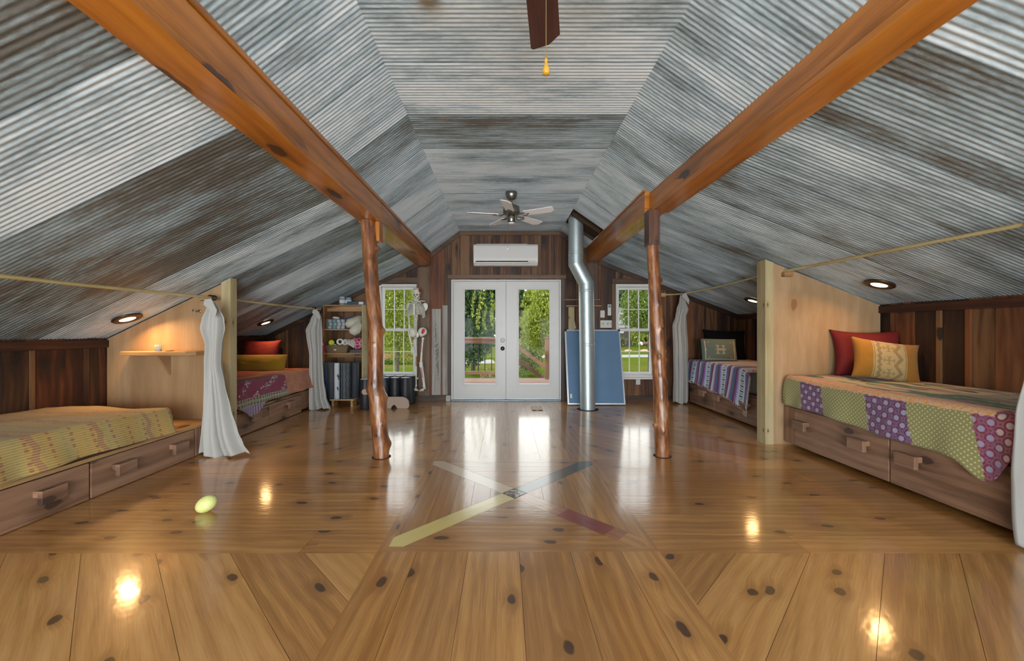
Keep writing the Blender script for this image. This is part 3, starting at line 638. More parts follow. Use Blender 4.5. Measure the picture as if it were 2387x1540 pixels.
# ------------------------------------------------------------------ windows and doors
def window(i, x0, x1, lab):
    z0, z1 = .405, 1.995; g = .035; y0, y1 = YB - .012, YB + .13
    f = MB(); f.box(x0, x0 + g, y0, y1, z0, z1); f.box(x1 - g, x1, y0, y1, z0, z1); f.box(x0 + g, x1 - g, y0, y1, z1 - .045, z1); f.box(x0 + g, x1 - g, y0, y1, z0, z0 + .03)
    w = struct(f.build('window_%d' % i, M_vinyl, bevel=.003), lab)
    for k, (za, zb, yy) in enumerate(((1.185, z1 - .047, YB + .075), (z0 + .032, 1.235, YB + .035))):
        a, b = x0 + g + .003, x1 - g - .003; s = MB(); r = .038; yb = yy + .032
        s.box(a, a + r, yy, yb, za, zb); s.box(b - r, b, yy, yb, za, zb); s.box(a + r, b - r, yy, yb, zb - r - .006, zb); s.box(a + r, b - r, yy, yb, za, za + r + .008)
        for q in (1, 2): xx = a + r + (b - a - 2 * r) * q / 3; s.box(xx - .008, xx + .008, yy + .008, yy + .024, za + r, zb - r)
        zz = (za + zb) / 2; s.box(a + r, b - r, yy + .0085, yy + .0235, zz - .008, zz + .008)
        sa = s.build('sash', M_vinyl, w, bevel=.0015)
        p = MB(); p.box(a + .01, b - .01, yy + .014, yy + .018, za + .01, zb - .01); p.build('pane', M_glass, sa)
    s = MB(); s.box(x0 - .03, x1 + .03, YB - .06, YB + .02, z0 - .035, z0 - .002); s.build('sill', M_vinyl, w, bevel=.004)
    lk = MB(); lk.box((x0 + x1) / 2 - .03, (x0 + x1) / 2 + .03, YB + .02, YB + .045, 1.237, 1.252); lk.build('lock', M_plate, w, bevel=.003)
window(1, -2.15, -1.49, 'white twelve-light sash window behind the hanging skeleton'); window(2, 1.915, 2.585, 'white twelve-light sash window above the blue board')
# French doors
f = MB(); y0, y1 = YB - .02, YB + .13
f.box(-.905, -.872, y0, y1, 0, 2.07); f.box(.945, .975, y0, y1, 0, 2.07); f.box(-.872, .945, y0, y1, 2.04, 2.07)
door = struct(f.build('door_1', M_white, bevel=.003), 'white double French doors with tall glass panes')
th = MB(); th.box(-.9, .97, YB - .05, YB + .13, .0, .022); th.build('threshold', plain('threshold_steel', (.17, .20, .22), .4, .5), door, bevel=.004)
for x0, x1, px0, px1 in ((-.868, .031, -.677, -.147), (.037, .941, .25, .78)):
    L = MB(); a, b = YB - .008, YB + .037; z0, z1, p0, p1 = .034, 2.036, .285, 1.90
    L.box(x0, px0, a, b, z0, z1); L.box(px1, x1, a, b, z0, z1); L.box(px0, px1, a, b, p1, z1); L.box(px0, px1, a, b, z0, p0)
    leaf = L.build('door_leaf', M_white, door, weld=True)
    m = MB()
    for q in range(2):
        e = .034 - q * .018; h = .006 + q * .006
        for aa, bb, cc, dd in ((px0 - e, px0 - e + .018, p0 - e, p1 + e), (px1 + e - .018, px1 + e, p0 - e, p1 + e), (px0 - e + .018, px1 + e - .018, p1 + e - .018, p1 + e), (px0 - e + .018, px1 + e - .018, p0 - e, p0 - e + .018)): m.box(aa, bb, a - h, a + .004, cc, dd)
    m.build('pane_moulding', M_white, leaf, bevel=.002)
    p = MB(); p.box(px0 - .01, px1 + .01, a + .018, a + .024, p0 - .01, p1 + .01); p.build('pane', M_glass, leaf)
m = MB(); m.box(.012, .056, YB + .038, YB + .05, .03, 2.038); m.build('astragal', M_white, door)
def knob(z, mat, nm, r):
    m = MB(); m.lathe([(0, 0), (r, 0), (r, .008), (r * .45, .012), (r * .45, .03), (r * .85, .036), (r * .9, .05), (r * .5, .058), (0, .058)], (-.026, YB - .006, z), (0, -1, 0), 24); m.build(nm, mat, door)
m = MB(); m.lathe([(0, 0), (.040, 0), (.040, .012), (.030, .02), (0, .02)], (-.026, YB - .006, 1.033), (0, -1, 0), 28); m.box(-.032, -.020, YB - .034, YB - .02, 1.03, 1.036); m.build('deadbolt', M_white, door)
knob(.892, M_blackm, 'door_knob', .036)
for x in (-.888, .958):
    for z in (.28, 1.05, 1.84): m = MB(); m.box(x - .008, x + .012, YB - .026, YB - .018, z - .05, z + .05); m.build('hinge', M_plate, door)

# ------------------------------------------------------------------ beams
def beam(name, lab, pts0, pts1, y0, y1, zt, strip=True):
    """(x inner, x outer) at each end"""
    z0 = pts0[2]; m = MB()
    def h(xa0, xb0, xa1, xb1, za, zb, tone=None):
        l0, h0 = sorted((xa0, xb0)); l1, h1 = sorted((xa1, xb1))
        m.hexa([(l0, y0, za), (h0, y0, za), (h1, y1, za), (l1, y1, za), (l0, y0, zb), (h0, y0, zb), (h1, y1, zb), (l1, y1, zb)], grain=1, tone=tone)
    sg = 1 if pts0[0] > pts0[1] else -1; e = .0035 * sg; zl = z0 + .042
    h(pts0[0], pts0[1], pts1[0], pts1[1], z0, zl, (.62, .5, RND.random(), 1)); h(pts0[0] - e, pts0[1] + e, pts1[0] - e, pts1[1] + e, zl + .0005, zt, (.42, .5, RND.random(), 1))
    o = m.build(name, M_beam, bevel=.004); tag(o, lab, 'beam')
    if strip:
        m = MB(); sg = 1 if pts0[0] > pts0[1] else -1
        xa0, xa1 = pts0[0] + .006 * sg, pts1[0] + .006 * sg; h(xa0, xa0 - .05 * sg, xa1, xa1 - .05 * sg, zt + .002, zt + .034, (.3, .4, .2, 1)); 
        m.build('ledger_strip', M_beam, o, bevel=.002)
    return o
bl = beam('ceiling_beam', 'near varnished beam running from the viewer to the log post by the bookshelf', (-1.25, -1.46, 2.30), (-1.25, -1.46), -2.6, 4.05, 2.505)
beam('ceiling_beam', 'far varnished beam from the log post to the gable wall over the skeleton', (-1.25, -1.48, 2.30), (-1.25, -1.48), 4.06, YB - .032, 2.505)
beam('ceiling_beam', 'near varnished beam running from the viewer to the log post by the striped bed', (1.535, 1.74, 2.37), (1.445, 1.64), -1.5, 3.97, 2.585)
beam('ceiling_beam', 'far varnished beam from the log post to the gable wall beside the duct', (1.40, 1.605, 2.375), (1.40, 1.615), 3.98, YB - .032, 2.585)

# ------------------------------------------------------------------ log posts
def log(name, lab, spine, knots, ztop, square=0.):
    """spine: (z, x, y, r)"""
    m = MB(); seg = 40; n = 130; zb = spine[0][0]
    def at(z):
        for a, b in zip(spine, spine[1:]):
            if z <= b[0]: k = (z - a[0]) / (b[0] - a[0]); return [a[i] + (b[i] - a[i]) * k for i in (1, 2, 3)]
        return list(spine[-1][1:])
    ztop2 = ztop
    def fn(i, j):
        z = zb + (ztop2 - zb) * j; x, y, r = at(z); a = 2 * PI * i
        k = 1 + .055 * noise.noise(Vector((math.cos(a) * 1.2, math.sin(a) * 1.2, z * 2.3 + x * 9))) + .02 * noise.noise(Vector((math.cos(a) * 4, math.sin(a) * 4, z * 9)))
        for kz, ka, kr, kh, _ in knots:
            da = (a - ka + PI) % (2 * PI) - PI; d2 = ((z - kz) / kr) ** 2 + (da * r / kr) ** 2; k += kh / r * math.exp(-d2)
        return (x + r * k * math.cos(a), y + r * k * math.sin(a), z)
    def tone(i, j):
        z = zb + (ztop2 - zb) * j; a = 2 * PI * i; r = at(z)[2]; t = .1
        for kz, ka, kr, kh, dk in knots:
            da = (a - ka + PI) % (2 * PI) - PI; d = math.hypot((z - kz), da * r) / kr
            if d < 1.1: t = max(t, dk * (1.15 - d))
        return (t, RND.random(), RND.random(), 1)
    m.grid(fn, seg * 2, n * 2, tone, 0, True, lambda a, b: (b * 2.3, a * .46))
    for q in m.t: pass
    o = m.build(name, M_log); return tag(o, lab, 'post')
F = -PI / 2
pl = log('log_post', 'peeled log post standing in front of the bookshelf and window',
    [(0, -1.165, 3.79, .073), (.28, -1.185, 3.80, .076), (.58, -1.21, 3.82, .083), (.66, -1.235, 3.83, .080), (.75, -1.235, 3.835, .072), (1.2, -1.25, 3.88, .074), (1.6, -1.30, 3.93, .067), (1.95, -1.335, 3.97, .068), (2.295, -1.365, 4.0, .070)],
    [(.62, PI - .2, .035, .022, .9), (.56, .3, .03, .012, .9), (.70, F - .1, .028, .003, 1.), (.22, F - .1, .03, .003, 1.), (.12, .25, .05, .026, .6), (1.08, F + .1, .022, .003, 1.), (1.20, .1, .025, .02, .7), (2.02, .05, .03, .035, .6), (.31, F + .6, .02, .004, 1.), (1.9, F + .2, .03, .002, .6), (.46, F + .2, .012, .0, 1.)], 2.297)
m = MB(); m.box(-1.335, -1.295, 4.0, 4.12, 2.1, 2.296); m.box(-1.292, -1.252, 4.005, 4.12, 2.1, 2.296); m.build('corbel_block', M_beam, pl, bevel=.002)
m = MB(); m.lathe([(0, .0006), (.088, .0006), (.088, .003), (0, .003)], (-1.165, 3.79, 0), seg=24); m.build('floor_collar', M_darkgap, pl)
pr = log('log_post', 'peeled knotty log post standing in front of the window by the striped bed',
    [(0, 1.515, 3.82, .068), (.3, 1.505, 3.82, .068), (.6, 1.50, 3.83, .066), (.9, 1.487, 3.84, .066), (1.2, 1.475, 3.86, .064), (1.45, 1.465, 3.87, .058), (1.75, 1.457, 3.88, .054), (2.03, 1.45, 3.9, .056)],
    [(1.69, .1, .035, .03, .9), (1.45, F + .5, .02, .01, .8), (1.22, F + .5, .03, .012, .9), (.96, F - .2, .03, .012, 1.), (.92, .2, .02, .025, .8), (1.0, .1, .02, .022, .7), (.42, .2, .025, .02, .9), (.30, PI + .2, .022, .022, .7), (.25, F, .028, .006, .7), (.78, F - .3, .015, .004, 1.), (.55, F - .2, .02, .003, .8), (.5, 0, .03, .015, .5), (1.3, .1, .02, .014, .6), (.7, .1, .03, .012, .6)], 2.03)
m = MB(); m.box(1.395, 1.50, 3.84, 3.97, 2.028, 2.368, tone=(.25, .9, .5, 1)); m.build('squared_top', wood('post_head', (.06, .022, .012), (.13, .05, .022), (.2, .08, .035), (.02, .01, .008), .45, coat=.5, bands=9, kamt=.8, kscale=(6, 9)), pr, bevel=.003)
m = MB(); m.lathe([(0, .0006), (.082, .0006), (.082, .003), (0, .003)], (1.515, 3.82, 0), seg=24); m.build('floor_collar', M_darkgap, pr)
# ------------------------------------------------------------------ partitions
def partition(name, lab, xs, y, th, post):
    m = MB(); xa, xb = xs; N_ = 8; top = [(xa + (xb - xa) * i / N_, ceil_z(xa + (xb - xa) * i / N_) - .012) for i in range(N_ + 1)]
    m.prism([(xa, 0), (xb, 0)] + top[::-1], y, y + th, 'y', 'z'); o = m.build(name, M_ply); tag(o, lab, 'partition')
    m = MB(); x0, x1, y0, y1 = post; z0, z1 = ceil_z(x0) - .014, ceil_z(x1) - .014
    m.hexa([(x0, y0, 0), (x1, y0, 0), (x1, y1, 0), (x0, y1, 0), (x0, y0, z0), (x1, y0, z1), (x1, y1, z1), (x0, y1, z0)], grain=2); m.build('post', M_stud, o, bevel=.003); return o
partition('plywood_partition', 'birch plywood partition at the head of the mustard covered bed', (-4.06, -2.862), 4.08, .035, (-2.86, -2.765, 4.03, 4.13))
partition('plywood_partition', 'birch plywood partition behind the red and mustard cushions', (2.842, 3.98), 4.22, .04, (2.75, 2.84, 4.2, 4.34))
# ------------------------------------------------------------------ beds with drawers
def bed(lab, sg, xf, xw, y0, y1, zt, zb, drawers, zd, rails, zh):
    b = thing('platform_bed', lab, 'bed', (xf + .5 * sg, (y0 + y1) / 2, 0)); A = lambda x0, x1: sorted((x0, x1))
    m = MB(); a, c = A(xf + .03 * sg, xw); m.box(a, c, y0, y1, zb + .02, zt - .03); m.build('base', M_bed, b)
    m = MB(); a, c = A(xf + .004 * sg, xw); m.box(a, c, y0, y1, zt - .028, zt, grain=1); m.build('platform', M_bed if sg > 0 else M_shelfwood, b, bevel=.003)
    for ya, yb in rails: m = MB(); a, c = A(xf, xf + .028 * sg); m.box(a, c, ya, yb, zb, zt - .03, grain=2, tone=(.5, .9, .3, 1)); m.build('frame_stile', M_bed, b, bevel=.003)
    for ya, yb, hs in drawers:
        m = MB(); a, c = A(xf - .002 * sg, xf + .028 * sg); m.box(a, c, ya + .004, yb - .004, zb, zd, grain=1, tone=rt(.35, .65)); d = m.build('drawer', M_bed, b, bevel=.004)
        for yh in hs:
            m = MB(); L = .075; a, c = A(xf - .062 * sg, xf - .030 * sg); m.box(a, c, yh - L, yh + L, zh - .048, zh + .042, grain=1, tone=(.4, .1, .5, 1))
            a, c = A(xf - .034 * sg, xf - .0015 * sg); m.box(a, c, yh - L, yh + L, zh + .0, zh + .042, grain=1, tone=(.4, .1, .5, 1)); m.build('handle', M_bed, d, bevel=.003)
    return b
bed('low platform bed with drawers under the mustard throw', -1, -2.94, -4.05, 1.7, 4.07, .295, .004, [(1.72, 2.83, [2.56]), (2.835, 3.79, [3.06, 3.575])], .262, [(3.80, 3.87)], .155)
bed('platform bed with drawers under the maroon and orange crochet blanket', -1, -2.97, -4.05, 4.14, 6.25, .30, .008, [(4.16, 5.05, [4.72]), (5.055, 5.85, [5.50])], .262, [], .185)
bed('platform bed with drawers under the striped fringed blanket', 1, 3.06, 3.96, 4.36, 6.6, .40, .03, [(4.38, 5.80, [5.02, 5.68]), (5.805, 6.58, [6.1])], .37, [], .25)
bed('platform bed with drawers under the floral patchwork quilt', 1, 2.95, 3.96, 2.24, 4.20, .44, .04, [(3.055, 4.06, [3.93, 3.29]), (2.255, 3.05, [2.885])], .41, [(4.065, 4.20)], .265)
# mattresses
def mattress(lab, x0, x1, y0, y1, z0, z1):
    m = MB(); m.box(x0, x1, y0, y1, z0, z1); tag(m.build('mattress', M_mattress, bevel=.03), lab, 'mattress')
mattress('beige mattress peeking out below the striped blanket beside the partition', 3.13, 3.96, 4.37, 6.58, .401, .70)
mattress('thin mattress under the mustard throw', -4.02, -2.99, 1.75, 3.50, .296, .49)
mattress('mattress under the maroon crochet blanket', -4.02, -3.02, 4.2, 6.2, .301, .585)
mattress('mattress under the floral patchwork quilt', 3.02, 3.96, 2.27, 4.18, .441, .695)
# blankets
def blanket(name, mat, lab, sg, xw, xf, y0, y1, ztop, hem, flare=.03, wav=.012, bump=.012, ends=(0., 0.), sag=None, nu=150, nv=70, top0=0., endz=(.3, .3)):
    """sheet from the wall over the front edge and down; hem(y) = lower edge height; ends = overhang at y0/y1"""
    W = abs(xf - xw) - top0; r = .045; m = MB(); E0, E1 = ends; LY = (y1 - y0) + E0 + E1
    Lmax = W + .52
    def yz(s):                                   # length along the bed -> (y, drop)
        if s < E0: return y0 - .02, E0 - s
        if s > LY - E1: return y1 + .02 * (1 if E1 else 0), s - (LY - E1)
        return y0 + s - E0, 0.
    def fn(i, j):
        s = i * LY; y, dz = yz(s); zt = ztop(y) if callable(ztop) else ztop; h = hem(y)
        H = zt - h; tot = W - r + r * PI / 2 + max(.02, H - r); v = j * tot
        z = zt + bump * noise.noise(Vector((y * 2.1, v * 2.6, sg * 5.))) * min(1, v * 6)
        if v < W - r: x = v
        elif v < W - r + r * PI / 2: a = (v - W + r) / r; x = W - r + r * math.sin(a); z = zt - r * (1 - math.cos(a))
        else:
            q = v - (W - r + r * PI / 2); z = zt - r - q; k = q / max(.05, H - r)
            x = W + flare * k + wav * k * math.sin(y * 17 + 2 * math.sin(y * 3.)) + .006 * k * noise.noise(Vector((y * 9, q * 4, 1.)))
        if dz:
            f = min(1, dz / max(E0, E1)); zz = z - dz * (1. if j < .93 else .9)
            z = max(zz, endz[0] if s < E0 else endz[1]); y += (-1 if s < E0 else 1) * (.04 * f + .02 * f * math.sin(x * 16))
            x = min(x, W + .01)
        if sag: z -= sag(y, v)
        return (xw - sg * 0 + (-sg) * (x + top0) if True else 0, y, z)
    def uvf(i, j):
        y, dz = yz(i * LY); zt = ztop(y) if callable(ztop) else ztop; H = zt - hem(y); tot = W - r + r * PI / 2 + max(.02, H - r)
        return (y + (dz if i > .5 else -dz), j * tot + top0)
    m.grid(fn, nu, nv, None, 0, True, uvf); o = m.build(name, mat, solid=.007); return tag(o, lab, 'blanket')
sstep = lambda x, a, b: (lambda t: t * t * (3 - 2 * t))(max(0, min(1, (x - a) / (b - a))))
blanket('bed_throw', M_kantha, 'mustard stitched throw with maroon dots on the bed by the wall shelf', -1, -4.03, -2.955, 1.75, 3.52, lambda y: .53 + .012 * math.sin(y * 3.1), lambda y: .315 + .012 * math.sin(y * 5.), .06, .010, .022, (0., .26), endz=(.3, .302))
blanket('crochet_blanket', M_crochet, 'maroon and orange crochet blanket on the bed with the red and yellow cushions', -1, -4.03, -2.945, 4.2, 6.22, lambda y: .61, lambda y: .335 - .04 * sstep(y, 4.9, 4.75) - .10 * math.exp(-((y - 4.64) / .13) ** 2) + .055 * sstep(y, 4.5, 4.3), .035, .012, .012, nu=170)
sb = blanket('striped_blanket', M_serape, 'purple white and teal striped fringed blanket on the bed beside the partition', 1, 3.96, 3.035, 4.93, 6.56, .725, lambda y: .385 - .075 * sstep(y, 6.3, 5.3) - .06 * sstep(y, 5.35, 5.05), .045, .016, .012, nu=140, sag=lambda y, v: .05 * sstep(y, 5.25, 4.93) * (1 if v > .5 else v * 2))
m = MB()
for i in range(46):
    y = 4.94 + i * .0355; h = .385 - .075 * sstep(y, 6.3, 5.3) - .06 * sstep(y, 5.35, 5.05); x = 3.035 - .045 - .016 * math.sin(y * 17 + 2 * math.sin(y * 3.)); k = .05 * sstep(y, 5.25, 4.93)
    m.tube([(x, y, h - k + .005), (x - .004, y + RND.uniform(-.008, .008), h - k - .022 - (.05 if i < 3 else 0))], [.004, .002], 5)
for i in range(20):
    z = .70 - .4 * i / 19; x = 3.03 - .045 * i / 19; m.tube([(x, 4.935, z - .05), (x - .01, 4.90 - .02 * RND.random(), z - .10)], [.004, .002], 5)
fz = m.build('fringe', M_toolwhite, sb); fz['kind'] = 'stuff'
qh = lambda y: .435 - .05 * sstep(y, 3.9, 2.8) - .10 * math.exp(-((y - 2.43) / .10) ** 2) + .10 * sstep(y, 2.38, 2.24)
blanket('patchwork_quilt', M_quilt, 'floral patchwork quilt of olive and purple panels on the bed by the partition', 1, 3.96, 2.928, 2.25, 4.13, lambda y: .715 + .02 * sstep(y, 3.7, 4.1), qh, .022, .010, .010, (0., .05), nu=170, endz=(.4, .45))
# ------------------------------------------------------------------ cushions
def cushion(name, mat, lab, loc, w, h, t, rot, cat='cushion', pinch=.06, puff=.5, group=None):
    o = MB(); nu = 28
    def side(s):
        def fn(i, j):
            a, b = 2 * i - 1, 2 * j - 1; k = max(0, (1 - a * a)) ** puff * max(0, (1 - b * b)) ** puff
            e = 1 - pinch * (1 - a * a) * abs(b) ** 3; f = 1 - pinch * (1 - b * b) * abs(a) ** 3
            n = noise.noise(Vector((a * 2.2 + loc[0], b * 2.2, loc[1]))) * .12 * k + .05 * noise.noise(Vector((a * 6 + loc[1], b * 5, loc[0])))
            return Vector((a * w / 2 * f, -s * t / 2 * k * (1 + n), h / 2 + b * h / 2 * e))
        return fn
    M = Euler(rot).to_matrix(); L = Vector(loc)
    for s in (1, -1):
        fn = side(s); o.grid(lambda i, j: L + M @ fn(i, j), nu, nu, None, 0, True)
    return tag(o.build(name, mat), lab, cat)
R = math.radians
cushion('bed_cushion', M_redcush, 'red cushion propped behind the yellow corduroy bolster cushion', (-3.74, 6.08, .60), .58, .47, .19, (R(-14), 0, R(4)), pinch=.11)
cushion('bolster_cushion', M_cord, 'long yellow corduroy cushion lying in front of the red cushion', (-3.60, 5.84, .602), .74, .26, .15, (R(-24), 0, R(6)), pinch=.02)
cushion('bed_cushion', M_blackcush, 'black fluffy cushion propped behind the green embroidered cushion', (3.56, 6.42, .72), .66, .50, .20, (R(-12), R(2), R(-6)), pinch=.09)
kc = cushion('bed_cushion', M_kilim, 'sage green cushion with cream woven motif on the striped bed', (3.30, 6.10, .722), .52, .36, .13, (R(-14), R(1), R(-5)), pinch=.02)
cushion('bed_cushion', M_redcush, 'large red cushion behind the embroidered mustard cushion', (3.69, 4.02, .722), .62, .50, .21, (R(-14), R(1), R(-14)), pinch=.13)
cushion('bed_cushion', M_embro, 'mustard cushion with embroidered cream panel on the patchwork quilt', (3.60, 3.76, .715), .56, .42, .17, (R(-20), R(9), R(-16)), pinch=.12)
# ------------------------------------------------------------------ curtain rods and curtains
def rod(lab, pts, r=.013, ends=True):
    m = MB(); m.tube(pts, r, 12); return tag(m.build('curtain_rod', M_bamboo), lab, 'curtain rod')
rod('bamboo curtain rod sagging over the mustard covered bed', [(-2.9, y, 1.525 - .012 * math.sin((y - .5) / 3.5 * PI)) for y in (.5, 1.2, 2., 2.8, 3.4, 4.02, 4.078)])
rod('bamboo curtain rod over the maroon crochet bed', [(-2.9 - .02 * math.sin((y - 4.1) / 2.2 * PI), y, 1.535 - .01 * math.sin((y - 4.1) / 2.2 * PI)) for y in (4.118, 4.6, 5.1, 5.7, 6.3)])
r3 = rod('bamboo curtain rod running out from the plywood partition over the patchwork bed', [(2.96, y, 1.80 + .012 * (y - 2)) for y in (.9, 1.8, 2.7, 3.6, 4.215)])
m = MB(); m.box(2.93, 3.02, 4.165, 4.217, 1.765, 1.812); m.build('rod_block', M_shelfwood, r3, bevel=.003)
r4 = rod('bowed bamboo curtain rod over the striped bed', [(2.72, 6.80, 1.81), (2.80, 6.74, 1.805), (2.93, 6.6, 1.805), (2.99, 6.3, 1.808), (3.02, 5.7, 1.815), (2.99, 5.0, 1.826), (2.93, 4.27, 1.835)])
m = MB(); m.box(2.66, 2.74, 6.75, 6.815, 1.77, 1.835); m.build('rod_block', M_shelfwood, r4, bevel=.003)
def interp(tab, k):
    for a, b in zip(tab, tab[1:]):
        if k <= b[0]: f = (k - a[0]) / (b[0] - a[0]); f = f * f * (3 - 2 * f) * .6 + f * .4; return [a[i] + (b[i] - a[i]) * f for i in range(1, len(a))]
    return list(tab[-1][1:])
def curtain(lab, y, ztop, zbot, prof, folds, seed, rings=4, ring_at=None, tab=True, rx=None):
    """prof rows: (height fraction from top, x left, x right, fold depth)"""
    m = MB()
    def fn(i, j):
        xl, xr, d = interp(prof, j); t = i; z = ztop + (zbot - ztop) * j
        ph = folds * 2 * PI * t + .7 * math.sin(j * 3 + seed) + seed
        sk = .25 * math.sin(t * 5 + seed)
        dy = d * (math.sin(ph) + .35 * math.sin(2.3 * ph + 1 + j * 2)) + .6 * d * noise.noise(Vector((t * 4, j * 3, seed)))
        bot = .018 * math.sin(t * 8 + seed) * j ** 6
        return (xl + (xr - xl) * t + .12 * (xr - xl) / folds * math.cos(ph) * min(1, 3 * t, 3 * (1 - t)), y + dy, z + bot)
    m.grid(fn, 120, 110, None, 0, True); o = m.build('curtain', M_linen, solid=.003); tag(o, lab, 'curtain')
    if tab:                                        # the gathered end folded over the hook
        xl, xr, _ = interp(prof, .02); x = (xl + xr) / 2; f = MB()
        pts = [(x - .03, .0), (x + .03, .01), (x + .085, -.10), (x + .07, -.17), (x + .01, -.09), (x - .04, -.05)]
        f.prism([(a, ztop + .015 + b) for a, b in pts], y - .075, y - .066, 'y'); f.build('folded_corner', M_linen, o, bevel=.003)
    if ring_at:
        g = MB(); rx_, ry, rz = ring_at
        for k in range(rings):
            yy = ry + k * .016
            g.tube([(rx_ + .024 * math.cos(a), yy + .004 * math.sin(a), rz + .024 * math.sin(a)) for a in [2 * PI * q / 14 for q in range(15)]], .0035, 6, caps=False)
        g.tube([(rx_, ry + .02, rz - .024), (rx_ + .005, y, ztop + .01)], .003, 6); g.build('curtain_ring', M_ring, o)
    return o
curtain('gathered linen curtain hooked by the mustard bed beside the plywood partition post', 3.80, 1.475, .012,
    [(0, -2.79, -2.745, .006), (.05, -2.84, -2.70, .02), (.11, -2.88, -2.655, .03), (.17, -2.895, -2.645, .035), (.28, -2.84, -2.68, .03), (.40, -2.855, -2.69, .03), (.53, -2.87, -2.655, .03), (.70, -2.88, -2.60, .035), (.84, -2.90, -2.54, .04), (.93, -2.91, -2.49, .045), (1, -2.915, -2.43, .05)], 2.4, 1.2, 5, (-2.9, 3.93, 1.525))
curtain('gathered linen curtain hanging between the crochet bed and the bookshelf', 6.05, 1.495, .012,
    [(0, -2.865, -2.80, .006), (.08, -2.93, -2.76, .02), (.2, -3.01, -2.75, .035), (.24, -3.0, -2.75, .035), (.45, -2.955, -2.755, .03), (.7, -2.96, -2.74, .035), (.88, -2.965, -2.70, .04), (1, -2.96, -2.63, .05)], 3.2, 2.6, 3, (-2.905, 6.08, 1.535))
curtain('gathered linen curtain hanging at the foot of the striped bed by the log post', 6.50, 1.775, .02,
    [(0, 2.87, 2.93, .006), (.06, 2.86, 2.96, .02), (.13, 2.82, 3.0, .03), (.2, 2.80, 2.96, .03), (.28, 2.755, 2.965, .035), (.5, 2.77, 2.99, .035), (.8, 2.77, 3.0, .04), (1, 2.76, 3.005, .045)], 3.4, .4, 2, (2.95, 6.5, 1.806))
curtain('linen curtain at the near end of the patchwork bed', 2.20, 1.76, .02,
    [(0, 2.95, 3.0, .01), (.1, 2.95, 3.06, .03), (.45, 2.935, 3.2, .045), (.6, 2.89, 3.25, .05), (.8, 2.855, 3.28, .06), (1, 2.82, 3.3, .06)], 3.5, 3.1, 4, (2.96, 2.2, 1.803))
m = MB(); m.tube([(-3.11, 4.076, 1.40), (-3.11, 4.05, 1.40), (-3.125, 4.03, 1.385), (-3.145, 4.03, 1.395), (-3.15, 4.035, 1.415)], .005, 8); m.lathe([(0, 0), (.016, 0), (.014, .006), (0, .006)], (-3.11, 4.079, 1.40), (0, -1, 0), 14)
tag(m.build('coat_hook', M_nickel), 'small metal hook screwed to the plywood beside the gathered curtain', 'hook')
# ------------------------------------------------------------------ recessed lights
def downlight(lab, x, y, sg, e=4.):
    n = Vector((.43 if sg < 0 else -.37, 0, -1)).normalized(); z = ceil_z(x); c = Vector((x, y, z - .008))
    t = thing('recessed_light', lab, 'ceiling light', tuple(c))
    m = MB(); m.lathe([(.060, .0), (.115, .0), (.118, .012), (.108, .020), (.070, .022), (.060, .014), (.060, .0)], c, n, 36); m.build('trim_ring', M_bronze, t)
    m = MB(); m.lathe([(.0, .016), (.066, .016)], c, n, 36); m.build('lens', M_lens, t)
    L = bpy.data.lights.new('bulb', 'AREA'); L.shape = 'DISK'; L.size = .12; L.energy = e; L.color = (1., .55, .21); L.spread = R(150)
    o = bpy.data.objects.new('bulb', L); C.objects.link(o); o.parent = t; o.location = n * .024; o.rotation_euler = (-n).to_track_quat('Z', 'Y').to_euler()
downlight('lit round downlight in the sloping ceiling above the small plywood shelf', -3.63, 3.84, -1, 6.5)
downlight('lit round downlight above the crochet bed by the bookshelf', -3.62, 6.05, -1, 3.2)
downlight('lit round downlight above the patchwork quilt bed', 3.54, 3.76, 1)
downlight('lit round downlight above the striped bed half hidden by the partition', 3.56, 5.70, 1)
# ------------------------------------------------------------------ corner shelf on the partition
s = MB(); z = .955; s.prism([(-3.80, 4.078), (-3.80, 3.98), (-3.74, 3.88), (-3.10, 3.88), (-3.05, 3.95), (-3.05, 4.078)], z, z + .038, 'z'); sh = s.build('wall_shelf', M_shelfwood, bevel=.003)
tag(sh, 'small pine shelf on a triangular bracket fixed to the plywood partition', 'shelf')
b = MB(); b.prism([(4.078, z - .002), (3.92, z - .002), (4.078, z - .21)], -3.43, -3.405, 'x'); b.build('bracket', M_ply, sh)
g = thing('glass_cup', 'small glass cup standing on the plywood wall shelf', 'cup', (-3.44, 3.97, z + .039)); m = MB(); m.lathe([(0, 0), (.026, 0), (.03, .05), (.031, .062), (.028, .062), (.026, .006), (0, .006)], (-3.44, 3.97, z + .039), seg=24); m.build('cup_body', M_glassjar, g)
m = MB(); m.lathe([(0, .007), (.025, .007), (.026, .028), (0, .03)], (-3.44, 3.97, z + .039), seg=20); m.build('candle', M_toolwhite, g)
m = MB(); m.lathe([(.03, 0), (.036, .003), (.036, .008), (.03, .01), (.027, .005), (.03, 0)], (-3.33, 3.97, z + .039), seg=24); tag(m.build('wooden_ring', M_shelfwood), 'small wooden ring lying beside the glass cup on the shelf', 'ring')
